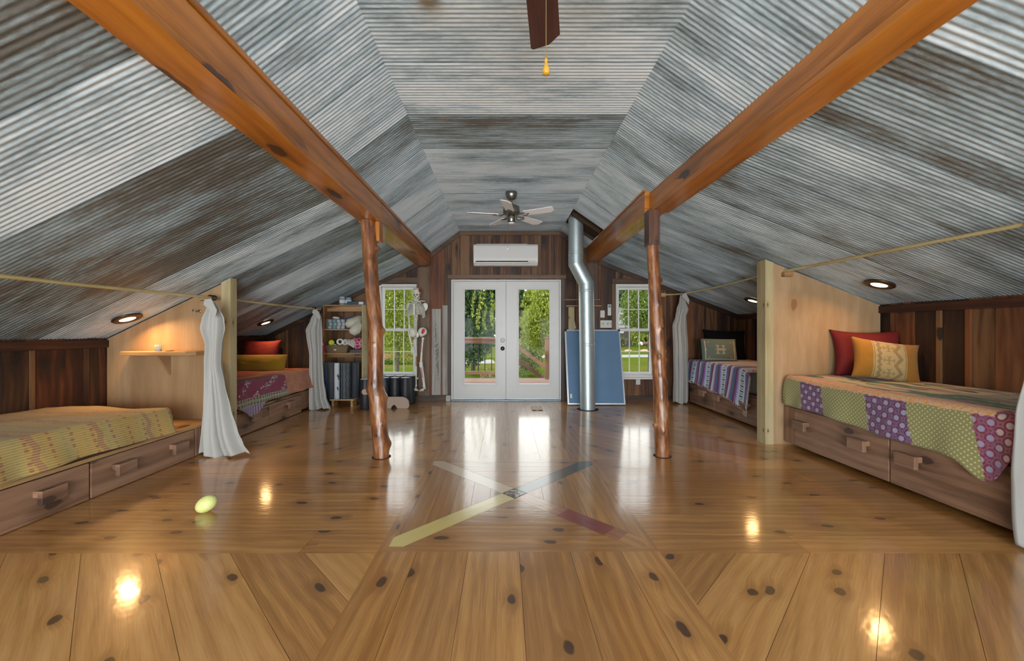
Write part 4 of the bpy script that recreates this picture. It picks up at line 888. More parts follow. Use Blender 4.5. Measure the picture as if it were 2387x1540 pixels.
# ------------------------------------------------------------------ fans
def blade(m, c, ang, r0, r1, w, pitch, th=.008, clipped=.05):
    d = Vector((math.cos(ang), math.sin(ang), 0)); n = Vector((-math.sin(ang), math.cos(ang), 0)); up = Vector((0, 0, 1)); q = n * math.cos(pitch) + up * math.sin(pitch); k = d.cross(q)
    out = [(r0, -.42 * w), (r1 - .012, -.5 * w), (r1, -.42 * w), (r1, .12 * w), (r1 - clipped, .5 * w), (r0, .42 * w)]
    A = [Vector(c) + d * a + q * b for a, b in out]; t = (.5, .5, RND.random(), 1); B = [p + k * th for p in A]; U = [(a, b + .3) for a, b in out]
    n_ = len(A); c0 = len(m.v); m.v += [tuple(p) for p in A + B]; m.poly(range(c0, c0 + n_), U, t); m.poly(range(c0 + 2 * n_ - 1, c0 + n_ - 1, -1), U[::-1], t)
    for i in range(n_): j = (i + 1) % n_; m.poly([c0 + i, c0 + j, c0 + n_ + j, c0 + n_ + i], [(0, 0), (.1, 0), (.1, .01), (0, .01)], t)
    return d, q
def fan(lab, x, y, angs, r, w, mb, mh, zb, chains, lens=True, clipped=.05):
    t = thing('ceiling_fan', lab, 'ceiling fan', (x, y, 2.895)); c = (x, y, zb)
    m = MB(); m.lathe([(0, 2.895), (.072, 2.895), (.07, 2.86), (.055, 2.82), (.03, 2.80), (0, 2.80)], (x, y, 0), seg=28); m.build('canopy', mh, t)
    m = MB(); m.lathe([(.012, zb + .12), (.012, 2.805)], (x, y, 0), seg=14); m.build('downrod', mh, t)
    m = MB(); m.lathe([(0, .125), (.05, .12), (.10, .095), (.105, .03), (.09, .0), (.05, -.01), (0, -.01)], c, seg=32); m.build('motor_housing', mh, t)
    m = MB(); m.lathe([(0, -.01), (.045, -.01), (.05, -.03), (.048, -.085), (.04, -.098), (0, -.098)], c, seg=26); sw = m.build('switch_housing', mh, t)
    if lens: m = MB(); m.lathe([(.04, -.099), (.038, -.106), (.02, -.112), (0, -.113)], c, seg=24); m.build('lens', M_crystal, t)
    for a in angs:
        m = MB(); d, q = blade(m, (x, y, zb - .005), a, .17, r, w, R(-12), clipped=clipped); bl_ = m.build('blade', mb, t, bevel=.0015)
        m = MB(); p = Vector((x, y, zb))
        for s in (-1, 1): m.tube([p + d * .09 + Vector((0, 0, .005)), p + d * .13 + q * .03 * s + Vector((0, 0, -.02)), p + d * .19 + q * .035 * s + Vector((0, 0, -.012)), p + d * .23 + Vector((0, 0, -.008))], .007, 8)
        m.build('blade_iron', mh, bl_)
    for cx_, cy_, z1, mat, pend in chains:
        m = MB(); m.tube([(cx_, cy_, zb - .08), (cx_, cy_, z1)], .0012, 6); ch = m.build('pull_chain', M_gold if pend == 'amber' else M_nickel, t)
        if pend == 'amber':
            m = MB(); m.lathe([(0, .012), (.004, .012), (.006, 0), (.0045, -.008), (.009, -.022), (.0125, -.036), (.011, -.044), (.004, -.046), (0, -.046)], (cx_, cy_, z1), seg=12); m.build('pull_pendant', M_amber, ch)
        else: m = MB(); m.ball((cx_, cy_, z1 - .012), .014, 14, 10); m.build('pull_pendant', M_crystal, ch)
fan('brushed nickel ceiling fan with white blades before the gable wall', .09, 4.9, [R(a) for a in (262, 334, 46, 118, 190)], .545, .125, M_wblade, M_nickel, 2.62, [(.045, 4.86, 2.205, None, 'crystal')])
fan('ceiling fan with mahogany blades and an amber chain pull overhead', .10, 1.30, [R(a) for a in (81, 153, 225, 297, 9)], .665, -.145, M_rblade, M_nickel, 2.60, [(.138, 1.31, 2.085, None, 'amber')], False, .045)
m = MB(); m.lathe([(0, -.035), (.045, -.035), (.06, -.02), (.062, 0), (0, 0)], (-.392, 1.975, 2.892), seg=28); sd = m.build('smoke_detector', M_white); tag(sd, 'round smoke detector on the flat metal ceiling', 'smoke detector')
# ------------------------------------------------------------------ air conditioner
x0, x1, y1, y0 = -.51, .565, YB - .03, YB - .225
ac = thing('air_conditioner', 'white wall-mounted air conditioner above the double doors', 'air conditioner', (.03, YB - .1, 2.3))
m = MB(); m.prism([(y1, 2.285), (y1, 2.635), (y0 + .03, 2.635), (y0 + .004, 2.60), (y0, 2.40), (y0 + .02, 2.33), (y0 + .07, 2.285)], x0, x1, 'x'); m.build('case', M_acw, ac, bevel=.008)
m = MB(); m.box(x0 + .02, x1 - .02, y0 - .006, y0 + .02, 2.585, 2.603); m.build('trim_strip', M_acw, ac, bevel=.003)
m = MB(); m.box(x0 + .04, x1 - .17, y0 - .002, y0 + .035, 2.322, 2.352); m.build('air_outlet', M_darkgap, ac)
m = MB(); m.box(x0 + .045, x1 - .175, y0 - .012, y0 + .01, 2.312, 2.334); m.build('louver', M_acw, ac, bevel=.003)
m = MB(); m.box(x1 - .16, x1 - .04, y0 - .004, y0 + .012, 2.335, 2.362); m.build('display_panel', M_plate, ac, bevel=.002)
m = MB(); m.box(x0 + .05, x1 - .18, y0 + .028, y1 - .02, 2.636, 2.642); m.build('top_grille', M_plate, ac)
# ------------------------------------------------------------------ duct
X0, X1, YD, r = 1.095, 1.265, 6.085, .114
d = thing('stove_pipe', 'shiny galvanised duct pipe with an elbow rising from the floor through the ceiling', 'duct', (X1, YD, 0))
def pipe(nm, pts): m = MB(); m.tube(pts, r, 40, caps=False); m.build(nm, M_duct, d)
pipe('lower_pipe', [(X1 + .012, YD, .002), (X1, YD, 1.0), (X1 - .012, YD, 1.82)]); JA, JB = Vector((X1 - .014, YD, 1.92)), Vector((X0, YD, 2.215)); JM = (JA + JB) / 2
def gore(nm, a, b, na, nb):
    m = MB(); d0 = (b - a).normalized(); q = Vector((0, 0, 1)).rotation_difference(d0)
    def fn(i, j):
        w = q @ Vector((r * math.cos(2 * PI * i), r * math.sin(2 * PI * i), 0)); c, n = ((a, na), (b, nb))[j > .5]
        return c + w - d0 * (w.dot(n) / d0.dot(n))
    m.grid(fn, 40, 1); m.build(nm, M_duct, d)
up = Vector((0, 0, 1)); dm = (JB - JA).normalized(); nm_ = (up + dm).normalized()
gore('elbow_gore', Vector((X1 - .013, YD, 1.82)), JA, up, nm_); gore('elbow_gore', JA, JM, nm_, dm); gore('elbow_gore', JM, JB, dm, nm_); gore('elbow_gore', JB, Vector((X0, YD, 2.36)), nm_, up); pipe('upper_pipe', [(X0, YD, 2.36), (X0, YD, 2.96)])
for (x, z, tl) in ((X1 + .006, .97, 0), (X1 + .0055, 1.0, 0), (X1 - .011, 1.79, 0), (X1 - .012, 1.815, 0), (X0, 2.36, 0), (X0, 2.39, 0)):
    m = MB(); m.lathe([(r - .001, -.006), (r + .0035, -.003), (r + .0035, .003), (r - .001, .006)], (x, YD, z), seg=40); m.build('band', M_duct, d)
for (x, z, a) in ((X1 + .006, .985, -2.1), (X1 + .006, .985, -1.1), (X1 - .011, 1.80, -2.3), (X1 - .011, 1.80, -1.2), (X0, 2.375, -2.), (X0, 2.375, -1.)):
    m = MB(); m.ball((x + (r + .003) * math.cos(a), YD + (r + .003) * math.sin(a), z), .007, 8, 6); m.build('screw', M_alu, d)
m = MB(); m.lathe([(r + .002, .0015), (r + .05, .0015), (r + .05, .004), (r + .002, .004)], (X1 + .01, YD, 0), seg=36); m.build('floor_collar', M_darkgap, d)
# ------------------------------------------------------------------ blue board leaning on the wall
def lean(x0, x1, yb, yt, h, nm, mats):
    bd = thing('pinboard', 'blue felt pinboard with aluminium frame leaning behind the duct', 'pinboard', ((x0 + x1) / 2, yb, 0)); a = math.atan2(yt - yb, h)
    def P(x, s, o): return (x, yb + s * math.sin(a) - o * math.cos(a), .006 + s * math.cos(a) + o * math.sin(a))
    H = math.hypot(h, yt - yb)
    def bar(xa, xb, sa, sb, oa, ob, nm, mt): m = MB(); m.hexa([P(xa, sa, ob), P(xb, sa, ob), P(xb, sa, oa), P(xa, sa, oa), P(xa, sb, ob), P(xb, sb, ob), P(xb, sb, oa), P(xa, sb, oa)]); return m.build(nm, mt, bd)
    bar(x0 + .02, x1 - .02, .02, H - .02, 0, .03, 'felt_panel', M_blue); f = .022
    bar(x0, x0 + f, 0, H, -.004, .036, 'frame_bar', M_alu); bar(x1 - f, x1, 0, H, -.004, .036, 'frame_bar', M_alu); bar(x0 + f, x1 - f, 0, f, -.004, .036, 'frame_bar', M_alu); bar(x0 + f, x1 - f, H - f, H, -.004, .036, 'frame_bar', M_alu)
    for xx in (x0, x1 - .03): bar(xx, xx + .03, H - .03, H + .004, -.006, .038, 'corner_cap', M_blackm)
    bar(x0 + .045, x0 + .075, .10, .17, .0302, .0312, 'sticker', M_plate)
lean(1.02, 1.945, 6.42, 6.74, 1.20, '', None)
# small wooden wall shelf behind the duct
ws = thing('wall_rack', 'small wooden wall shelf with a dowel rail behind the duct', 'shelf', (1.3, YB - .1, 1.6))
m = MB(); m.box(1.04, 1.62, YB - .19, YB - .022, 1.60, 1.622); m.build('shelf_board', M_shelfwood, ws, bevel=.002)
m = MB(); m.box(1.09, 1.19, YB - .10, YB - .03, 1.0, 1.598, grain=2); m.build('upright', M_stud, ws, bevel=.003)
m = MB(); m.tube([(1.02, YB - .1, 1.72), (1.62, YB - .1, 1.72)], .011, 12); m.build('dowel', M_shelfwood, ws)
m = MB(); m.box(1.28, 1.31, YB - .13, YB - .02, 1.623, 1.74); m.build('dowel_bracket', M_shelfwood, ws)
m = MB(); m.hexa([(1.20, YB - .06, 1.23), (1.225, YB - .06, 1.23), (1.225, YB - .05, 1.23), (1.20, YB - .05, 1.23), (1.185, YB - .03, 1.38), (1.2, YB - .03, 1.38), (1.2, YB - .025, 1.38), (1.185, YB - .025, 1.38)]); m.build('spatula', M_toolwhite, ws)
# switches and sockets
sw = thing('light_switch', 'white single light switch plate beside the small remote holder', 'switch', (1.68, YB - .012, 1.48)); m = MB(); m.box(1.645, 1.722, YB - .022, YB - .007, 1.42, 1.543); m.build('cover_plate', M_plate, sw, bevel=.004); m = MB(); m.box(1.678, 1.69, YB - .034, YB - .02, 1.47, 1.495); m.build('toggle', M_plate, sw, bevel=.002)
rm = thing('remote_control', 'white remote control in a wall holder above the outlet plate', 'remote control', (1.8, YB - .02, 1.54)); m = MB(); m.box(1.768, 1.83, YB - .036, YB - .007, 1.455, 1.645); m.build('remote_body', M_plate, rm, bevel=.005); m = MB(); m.box(1.780, 1.818, YB - .038, YB - .034, 1.59, 1.63); m.build('screen', plain('remote_screen', (.12, .18, .19), .3), rm)
op = thing('outlet_plate', 'wide white outlet and dimmer plate above the blue board', 'outlet', (1.75, YB - .01, 1.31)); m = MB(); m.box(1.645, 1.868, YB - .022, YB - .007, 1.245, 1.375); m.build('cover_plate', M_plate, op, bevel=.004)
for xx in (1.69, 1.775, 1.835): m = MB(); m.lathe([(0, 0), (.017, 0), (.016, .007), (.011, .011), (0, .011)], (xx, YB - .021, 1.315), (0, -1, 0), 20); m.build('socket', plain('socket_grey', (.40, .43, .37), .5), op)
op = thing('wall_outlet', 'white wall outlet low on the boards under the window', 'outlet', (2.29, YB - .01, .33)); m = MB(); m.box(2.255, 2.33, YB - .022, YB - .007, .275, .395); m.build('cover_plate', M_plate, op, bevel=.004)
for zz in (.31, .36): m = MB(); m.lathe([(0, 0), (.017, 0), (.017, .004), (0, .004)], (2.292, YB - .021, zz), (0, -1, 0), 16); m.build('socket', M_paper, op)
m = MB(); m.box(-.985, -.905, YB - .09, YB - .033, .001, .10); tag(m.build('door_stop_block', plain('grey_block', (.42, .41, .38), .7, 0, .3, 20), bevel=.006), 'small pale block on the floor beside the double doors', 'block')
# floor items
fr = thing('floor_register', 'small beige floor register plate in front of the doors', 'register', (.5, 6.1, 0)); m = MB(); m.box(.42, .58, 5.98, 6.26, .001, .012); m.build('register_frame', M_shelfwood, fr, bevel=.003); m = MB(); m.box(.445, .555, 6.01, 6.23, .0125, .014); m.build('register_insert', plain('register_tan', (.45, .33, .2), .6), fr)
for xx in (.432, .46, .522, .552): m = MB(); m.box(xx, xx + .018, 5.972, 5.979, .001, .010); m.build('foot', M_darkgap, fr)
m = MB(); m.ball((-1.975, 2.645, .050), (.062, .05, .049), 128, 80, Euler((0, R(-28), R(25))), fn=lambda p: 1 + .016 * math.sin(math.atan2(p.y, p.x) * 22) * math.sin(math.acos(max(-1, min(1, p.z))) * 22)); m.build
tag(m.build('egg_toy', M_yellowtoy), 'pale yellow dimpled egg-shaped toy lying on the bare floor', 'toy')
# ------------------------------------------------------------------ bookshelf and its load
bx0, bx1, by0, by1 = -2.95, -2.30, 6.5, 6.80
bs = thing('bookshelf', 'open pine shelf unit behind the log post beside the window', 'shelf unit', ((bx0 + bx1) / 2, 6.6, 0))
for x in (bx0, bx1 - .02): m = MB(); m.box(x, x + .02, by0, by1, 0, 1.62, grain=2, tone=(.4 if x < -2.5 else .9, .2, .3, 1)); m.build('side_panel', M_shelfwood if x < -2.5 else M_stud, bs, bevel=.002)
for z in (1.60, 1.205, .815): m = MB(); m.box(bx0 + .021, bx1 - .021, by0, by1, z, z + .019, grain=0); m.build('shelf_board', M_shelfwood, bs, bevel=.002)
for z, h in ((1.515, .084), (.755, .058)): m = MB(); m.box(bx0 + .022, bx1 - .022, by0 + .1, by0 + .118, z, z + h - .002, grain=0); m.build('cross_rail', M_shelfwood, bs)
zt = 1.6205
def jar(lab, x, y, h, r, lid=M_teal):
    t = thing('glass_jar', lab, 'jar', (x, y, zt)); m = MB(); m.lathe([(0, 0), (r, 0), (r, h * .8), (r * .8, h * .86), (r * .8, h * .9), (0, h * .9)], (x, y, zt), seg=20); m.build('jar_body', M_glassjar, t)
    m = MB(); m.lathe([(0, h * .9), (r * .86, h * .9), (r * .86, h), (0, h)], (x, y, zt), seg=20); m.build('jar_lid', lid, t); m = MB(); m.lathe([(r + .001, h * .25), (r + .001, h * .6)], (x, y, zt), seg=20); m.build('jar_label', M_paper, t)
jar('taller jar at the edge of the shelf unit top', -2.675, 6.6, .135, .048, M_toolwhite); jar('second jar on the shelf unit top next to the blue book', -2.585, 6.63, .13, .05)
t = thing('blue_book', 'long blue book lying flat on top of the shelf unit', 'book', (-2.42, 6.6, zt)); m = MB(); m.box(-2.57, -2.30, 6.52, 6.74, zt, zt + .055, grain=0); m.build('cover', M_blueteal, t, bevel=.003); m = MB(); m.box(-2.375, -2.302, 6.516, 6.5195, zt + .008, zt + .048); m.build('pages', M_paper, t)
z = 1.2245; t = thing('storage_tub', 'clear plastic tub full of bottles on the upper shelf', 'tub', (-2.78, 6.6, z)); m = MB()
for a, b, c, d_ in ((-2.91, -2.605, 6.53, 6.534), (-2.91, -2.605, 6.696, 6.70), (-2.91, -2.906, 6.534, 6.696), (-2.609, -2.605, 6.534, 6.696)): m.box(a, b, c, d_, z, z + .155)
m.box(-2.91, -2.605, 6.53, 6.70, z, z + .003); m.build('tub_wall', M_tub, t); m = MB(); m.box(-2.915, -2.6, 6.525, 6.53, z + .15, z + .165); m.build('rim', M_tub, t)
cols = [M_toolwhite, M_toolwhite, M_teal, M_toolwhite, M_paper, M_green]
for i in range(4):
    for j in range(3):
        x = -2.87 + i * .072 + (j % 2) * .012; mm = cols[(i * 2 + j * 3) % 6]; m = MB(); zz = z + .004 + j * .052; m.lathe([(0, 0), (.026, 0), (.026, .04), (.02, .046), (0, .046)], (x, 6.575, zz), (0, 0, 1), 14)
        tag(m.build('supplement_bottle', mm), 'small bottle stacked in the clear plastic tub', 'bottle', 'bottles in the clear tub')
m = MB(); m.tube([(-2.57, 6.55, z + .005), (-2.565, 6.53, z + .09), (-2.55, 6.53, z + .16), (-2.52, 6.56, z + .19)], [.012, .03, .034, .014], 12); tag(m.build('blue_pouch', M_bluelid), 'blue cloth pouch squeezed beside the clear tub', 'pouch')
m = MB(); m.ball((-2.77, 6.58, z + .185), (.06, .05, .022), 16, 10, Euler((0, .1, .3))); tag(m.build('folded_cloth', M_toolwhite), 'white folded cloth lying on the bottles in the tub', 'cloth')
t = thing('sheepskin_bolster', 'pair of cream stuffed rolls drooping over the upper shelf edge', 'bolster', (-2.42, 6.5, z))
def roll(pts, rr): m = MB(); m.tube(pts, rr, 18); m.build('stuffed_roll', M_cream, t)
roll([(-2.385, 6.66, z + .20), (-2.40, 6.58, z + .16), (-2.46, 6.5, z + .10), (-2.535, 6.44, z + .09), (-2.555, 6.43, z + .1)], [.03, .07, .085, .07, .03]); roll([(-2.39, 6.6, z + .14), (-2.39, 6.5, z + .06), (-2.40, 6.44, z - .02), (-2.45, 6.42, z - .06), (-2.46, 6.42, z - .075)], [.03, .075, .085, .07, .03])
z = .8345; t = thing('wicker_basket', 'woven basket on the lower shelf holding straps and a ball', 'basket', (-2.76, 6.56, z)); m = MB(); m.hexa([(-2.90, 6.53, z), (-2.58, 6.53, z), (-2.58, 6.72, z), (-2.90, 6.72, z), (-2.935, 6.505, z + .12), (-2.545, 6.505, z + .12), (-2.545, 6.74, z + .12), (-2.935, 6.74, z + .12)]); m.build('basket_body', M_wicker, t, bevel=.008)
m = MB(); m.tube([(-2.935, 6.505, z + .12), (-2.545, 6.505, z + .12), (-2.545, 6.74, z + .12), (-2.935, 6.74, z + .12), (-2.935, 6.505, z + .12)], .011, 8); m.build('rim', M_wicker, t); m = MB(); m.ball((-2.76, 6.513, z + .05), (.024, .006, .010), 12, 8); m.build('clasp', M_paper, t)
m = MB(); m.ball((-2.83, 6.545, z + .165), .048, 20, 14); tag(m.build('tennis_ball', M_tennis), 'yellow ball resting in the woven basket', 'ball')
m = MB(); m.ball((-2.765, 6.535, z + .135), (.022, .02, .012), 12, 8); tag(m.build('lime_clip', M_green), 'lime green clip beside the yellow ball in the basket', 'clip')
for (c, ax, lab) in (((-2.70, 6.56, z + .18), (.6, -.8, .1), 'white coiled strap standing in the woven basket'), ((-2.61, 6.58, z + .17), (-.3, -.9, .25), 'white coiled strap leaning beside another in the basket')):
    m = MB(); m.lathe([(.028, -.025), (.052, -.025), (.052, .025), (.028, .025), (.028, -.025)], c, ax, 24); tag(m.build('coiled_strap', M_toolwhite), lab, 'strap')
t = thing('rope_tangle', 'tangle of cream cords hanging over the basket edge', 'cord', (-2.56, 6.55, z + .19)); m = MB()
for i in range(9): a = RND.uniform(0, 6); m.tube([(-2.64 + .02 * i, 6.6, z + .17 + .02 * math.sin(a)), (-2.63 + .02 * i, 6.54, z + .215 + .015 * math.cos(a)), (-2.60 + .02 * i, 6.52, z + .20), (-2.57 + .015 * i, 6.5, z + .16 - .01 * i % 3)], .007, 6)
m.build('cord', M_toolwhite, t)
m = MB(); m.ball((-2.42, 6.6, z + .155), (.125, .075, .10), 26, 18, Euler((0, .15, 0)), fn=lambda p: 1 + .12 * noise.noise(p * 3)); pb = m.build('pink_bag', M_pink); tag(pb, 'crumpled magenta patterned bag on the lower shelf beside the basket', 'bag')
t = thing('folded_mat', 'stack of grey folded straps under the magenta bag', 'strap', (-2.43, 6.58, z))
for i in range(3): m = MB(); m.box(-2.53 + .01 * i, -2.325, 6.52 + .006 * i, 6.7, z + .001 + i * .018, z + .017 + i * .018); m.build('folded_layer', M_greymat, t, bevel=.005)
m = MB(); m.tube([(-2.955, 6.487, 1.10), (-2.945, 6.48, 1.02), (-2.925, 6.478, .93), (-2.915, 6.487, .836)], [.012, .018, .022, .012], 10); h = m.build('hanging_strap', plain('magenta_strap', (.40, .03, .12), .6)); tag(h, 'magenta strap hanging at the shelf end by the curtain', 'strap'); m = MB(); m.box(-2.955, -2.925, 6.448, 6.472, .955, .995); m.build('tag', M_paper, h)
# stool with rolled mats
t = thing('low_stool', 'low wooden stool under the rolled exercise mats', 'stool', (-2.6, 6.36, 0)); m = MB(); m.box(-2.745, -2.36, 6.27, 6.47, .098, .118, grain=0); m.build('seat', M_shelfwood, t, bevel=.003)
for x in (-2.72, -2.42): m = MB(); m.box(x, x + .035, 6.29, 6.45, 0, .097); m.build('leg', M_shelfwood, t)
def mat_roll(x, y, z, r, h, mt, lab, tilt=0.):
    m = MB(); m.lathe([(0, .0), (r * .9, 0), (r, .01), (r, h - .01), (r * .9, h), (r * .45, h), (r * .4, h - .01), (r * .15, h - .01), (0, h - .01)], (x, y, z), (tilt, 0, 1), 28)
    n = len(m.f); return tag(m.build('exercise_mat', mt), lab, 'mat')
mat_roll(-2.86, 6.44, .002, .066, .69, M_navymat, 'rolled navy exercise mat standing behind the curtain edge'); mat_roll(-2.745, 6.36, .1185, .066, .58, M_slatemat, 'rolled slate grey exercise mat between the navy and birch print mats')
mat_roll(-2.642, 6.31, .1185, .041, .57, M_birch, 'rolled exercise mat with white birch bark print'); mat_roll(-2.60, 6.46, .1185, .054, .565, M_navymat, 'dark rolled mat behind the black patterned mat')
mat_roll(-2.52, 6.35, .1185, .077, .57, M_pattern, 'rolled black mat with pale zigzag pattern'); mat_roll(-2.40, 6.43, .1185, .06, .57, M_slatemat, 'rolled dark mat at the end of the row by the log post')
m = MB()
for i in range(6): m.tube([(-2.86 + .05 * math.cos(a + i), 6.355 + .008 * i, .32 + .085 * math.sin(a * 1. + i * .6) + .01 * i) for a in [2 * PI * q / 12 for q in range(10)]], .007, 6)
tag(m.build('blue_rope', M_rope), 'coil of bright blue rope hanging in front of the navy mat', 'rope')
# foam rollers
def roller(x, y, lab, h=.455, r=.0765, group=None):
    t = thing('foam_roller', lab, 'foam roller', (x, y, .001)); m = MB(); m.lathe([(0, 0), (r * .96, 0), (r, .008), (r, h - .008), (r * .96, h - .001)], (x, y, .001), seg=36); m.build('roller_body', M_foam, t); m = MB(); m.lathe([(r * .96, h - .001), (r * .9, h), (0, h)], (x, y, .001), seg=36); m.build('end_cap', M_foamtop, t)
    if group: t['group'] = group
    return t
G = 'black foam rollers under the window'
r0 = roller(-1.565, 6.33, 'black foam roller standing in the front row under the window', group=G)
for dx, dy in ((-.165, .0), (-.33, -.005)): dup(r0, (dx, dy, 0))
for dx, dy in ((.02, .26), (-.15, .26), (-.33, .255), (-.46, .12)): dup(r0, (dx, dy, 0), label='black foam roller standing in the back row beneath the window sill', group='back row of foam rollers')
roller(-2.13, 6.12, 'single black foam roller standing by the shelf unit behind the log post')
# wooden rocker boards
m = MB(); n = 14; out = [(-1.995, 0)] + [(-1.74, .0), (-1.735, .02), (-1.715, .042), (-1.70, .055), (-1.695, .062), (-1.69, .055), (-1.672, .042), (-1.655, .02), (-1.65, 0.)]
out += [(-1.50 + .0, 0), (-1.475, .01), (-1.462, .035), (-1.464, .06)] + [(-1.585 + .12 * math.cos(a), .075 + .105 * math.sin(a)) for a in [PI / 2 * q / 8 for q in range(1, 9)]] + [(-1.995, .18)]
m.prism(out, 6.14, 6.175, 'y'); tag(m.build('rocker_board', M_rocker, bevel=.004), 'rounded plywood rocker board with a notch before the foam rollers', 'rocker board')
m = MB(); out = [(-2.10 + .045 * math.cos(a), .275 + .045 * math.sin(a)) for a in [PI / 2 + PI * q / 10 for q in range(11)]] + [(-2.07, .235), (-2.0, .243), (-1.9, .24), (-1.9, .305), (-2.0, .305), (-2.07, .318)]
m.prism(out, 6.005, 6.035, 'y'); m.box(-1.99, -1.95, 6.003, 6.037, 0, .242); tag(m.build('balance_board', M_rocker, bevel=.004), 'plywood board with rounded end sticking out behind the log post', 'board')
# ------------------------------------------------------------------ hanging skeleton model
sx, sy = -1.455, 6.60
sk = thing('anatomical_skeleton', 'life-size anatomical skeleton model hanging beside the window', 'skeleton model', (sx, sy, .1))
def zz(py): return 1.2 - (py - 770) * sy / 930
def xx(px): return (px - 1175) * sy / 930
hx = xx(971)
m = MB(); m.ball((hx, sy + .01, zz(680)), (.066, .088, .070), 32, 24, fn=lambda p: 1 - .22 * max(0, -p.z - .35) + .03 * noise.noise(p * 2)); m.ball((hx + .004, sy - .045, zz(689.5)), (.047, .043, .050), 24, 18, fn=lambda p: 1 - .16 * max(0, -p.z)); m.tube([(hx - .045, sy - .07, zz(688)), (hx - .052, sy - .03, zz(689)), (hx - .055, sy + .01, zz(688))], [.008, .006, .006], 8); m.tube([(hx + .052, sy - .07, zz(688)), (hx + .058, sy - .03, zz(689)), (hx + .06, sy + .01, zz(688))], [.008, .006, .006], 8)
m.tube([(hx - .045, sy - .075, zz(685.5)), (hx + .002, sy - .088, zz(685)), (hx + .05, sy - .075, zz(685.5))], [.008, .010, .008], 8); s1 = m.build('skull', M_bone, sk)
m = MB(); m.tube([(hx - .042, sy - .01, zz(692)), (hx - .038, sy - .04, zz(697)), (hx - .02, sy - .075, zz(699.5)), (hx + .008, sy - .085, zz(700)), (hx + .034, sy - .07, zz(699)), (hx + .046, sy - .035, zz(697)), (hx + .05, sy - .01, zz(692))], [.008, .010, .012, .013, .012, .010, .008], 10); m.build('jaw', M_bone, s1)
for s in (-1, 1): m = MB(); m.ball((hx + .003 + s * .022, sy - .082, zz(688)), (.0145, .010, .0135), 14, 10); m.build('eye_socket', M_socket, s1)
m = MB(); m.ball((hx + .003, sy - .088, zz(691.5)), (.008, .006, .012), 12, 8); m.build('nose_cavity', M_socket, s1)
m = MB()
for q in range(7): m.ball((hx + .003 + (q - 3) * .0095, sy - .086 + abs(q - 3) * .004, zz(696)), (.0045, .004, .008), 8, 6)
m.build('teeth', M_bone, s1)
m = MB(); m.ball((hx + .048, sy - .005, zz(678)), (.022, .052, .034), 18, 12); m.build('temple_muscle', M_bonered, s1)
m = MB()
for i in range(24):
    f = i / 23; z = zz(700) + (zz(772) - zz(700)) * f; y = sy + .05 * math.sin(f * PI * 1.6) + .02; r = .015 + .013 * f; m.ball((xx(970), y, z), (r, r, .0125), 12, 8); m.tube([(xx(970), y, z), (xx(970) + .004, y + .045, z - .015)], [.007, .003], 6)
m.build('spine', M_bone, sk)
m = MB(); m.box(xx(968) - .012, xx(968) + .018, sy - .10, sy - .088, zz(735), zz(708)); rc = m.build('sternum', M_bone, sk, bevel=.004)
for i in range(11):
    f = i / 10; z = zz(703.5) + (zz(736) - zz(705)) * f; w = .075 + .07 * math.sin(min(1, f * 1.3) * PI * .55); dp = .085 + .02 * math.sin(f * PI)
    for s in (-1, 1):
        m = MB(); pts = [(xx(970) + s * w * math.sin(a), sy - .005 - dp * math.cos(a) * (-1), z + .042 * math.cos(a) - .018) for a in [PI * q / 12 * (.94 if i < 7 else .70) for q in range(13)]]
        pts = [(x, 2 * (sy - .0) - y if False else y, zq) for x, y, zq in pts]; m.tube(pts[::1], .0075, 8); m.build('rib', M_bone, rc)
for s in (-1, 1):
    m = MB(); c = (xx(970) + s * .035, sy - .08, zz(703)); e = (xx(970) + s * .145, sy - .01, zz(703) + .01); m.tube([c, ((c[0] + e[0]) / 2, sy - .075, zz(702)), e], .008, 8); m.build('collarbone', M_bone, sk)
    m = MB(); m.ball((xx(970) + s * .125, sy + .075, zz(715)), (.055, .010, .075), 14, 10, Euler((0, s * .3, 0))); m.build('shoulder_blade', M_bone, sk)
def bone(nm, pts, rr, mt=M_bone, ends=1.7, par=None):
    m = MB(); m.tube(pts, rr, 12); 
    for p, r in ((pts[0], rr if not isinstance(rr, list) else rr[0]), (pts[-1], rr if not isinstance(rr, list) else rr[-1])): m.ball(p, (r * ends, r * ends * .9, r * ends), 12, 8)
    return m.build(nm, mt, par or sk)
ax = xx(952); bone('upper_arm', [(ax, sy, zz(709)), (ax + .005, sy + .01, zz(735)), (ax + .012, sy, zz(757))], .011)
bone('forearm', [(ax + .012, sy, zz(759)), (ax + .006, sy - .03, zz(775)), (ax + .05, sy - .05, zz(800))], .009); bone('forearm', [(ax + .022, sy + .005, zz(759)), (ax + .03, sy - .03, zz(782)), (ax + .066, sy - .045, zz(801))], .008)
m = MB()
for q in range(5): m.tube([(ax + .062, sy - .05, zz(803)), (ax + .062 + .01 * q, sy - .055 - .004 * q, zz(815)), (ax + .066 + .014 * q, sy - .06, zz(827 - abs(q - 2) * 2))], [.008, .006, .004], 7)
m.build('hand', M_bone, sk)
m = MB(); m.ball((xx(985), sy - .015, zz(774)), (.075, .055, .082), 20, 14, Euler((0, .35, .3)), fn=lambda p: 1 - .35 * max(0, -p.z) * abs(p.x)); m.ball((xx(962), sy - .01, zz(775)), (.06, .05, .078), 20, 14, Euler((0, -.3, -.2))); m.ball((xx(972), sy + .03, zz(780)), (.03, .02, .05), 12, 8); pv = m.build('pelvis', M_bone, sk)
m = MB(); m.ball((xx(988), sy - .066, zz(772)), (.026, .012, .045), 14, 10, Euler((0, .4, 0))); m.build('hip_muscle', M_bonered, pv)
m = MB(); m.ball((xx(964), sy - .055, zz(789)), (.022, .02, .02), 12, 8); m.build('hip_ligament', M_bonebrown, pv)
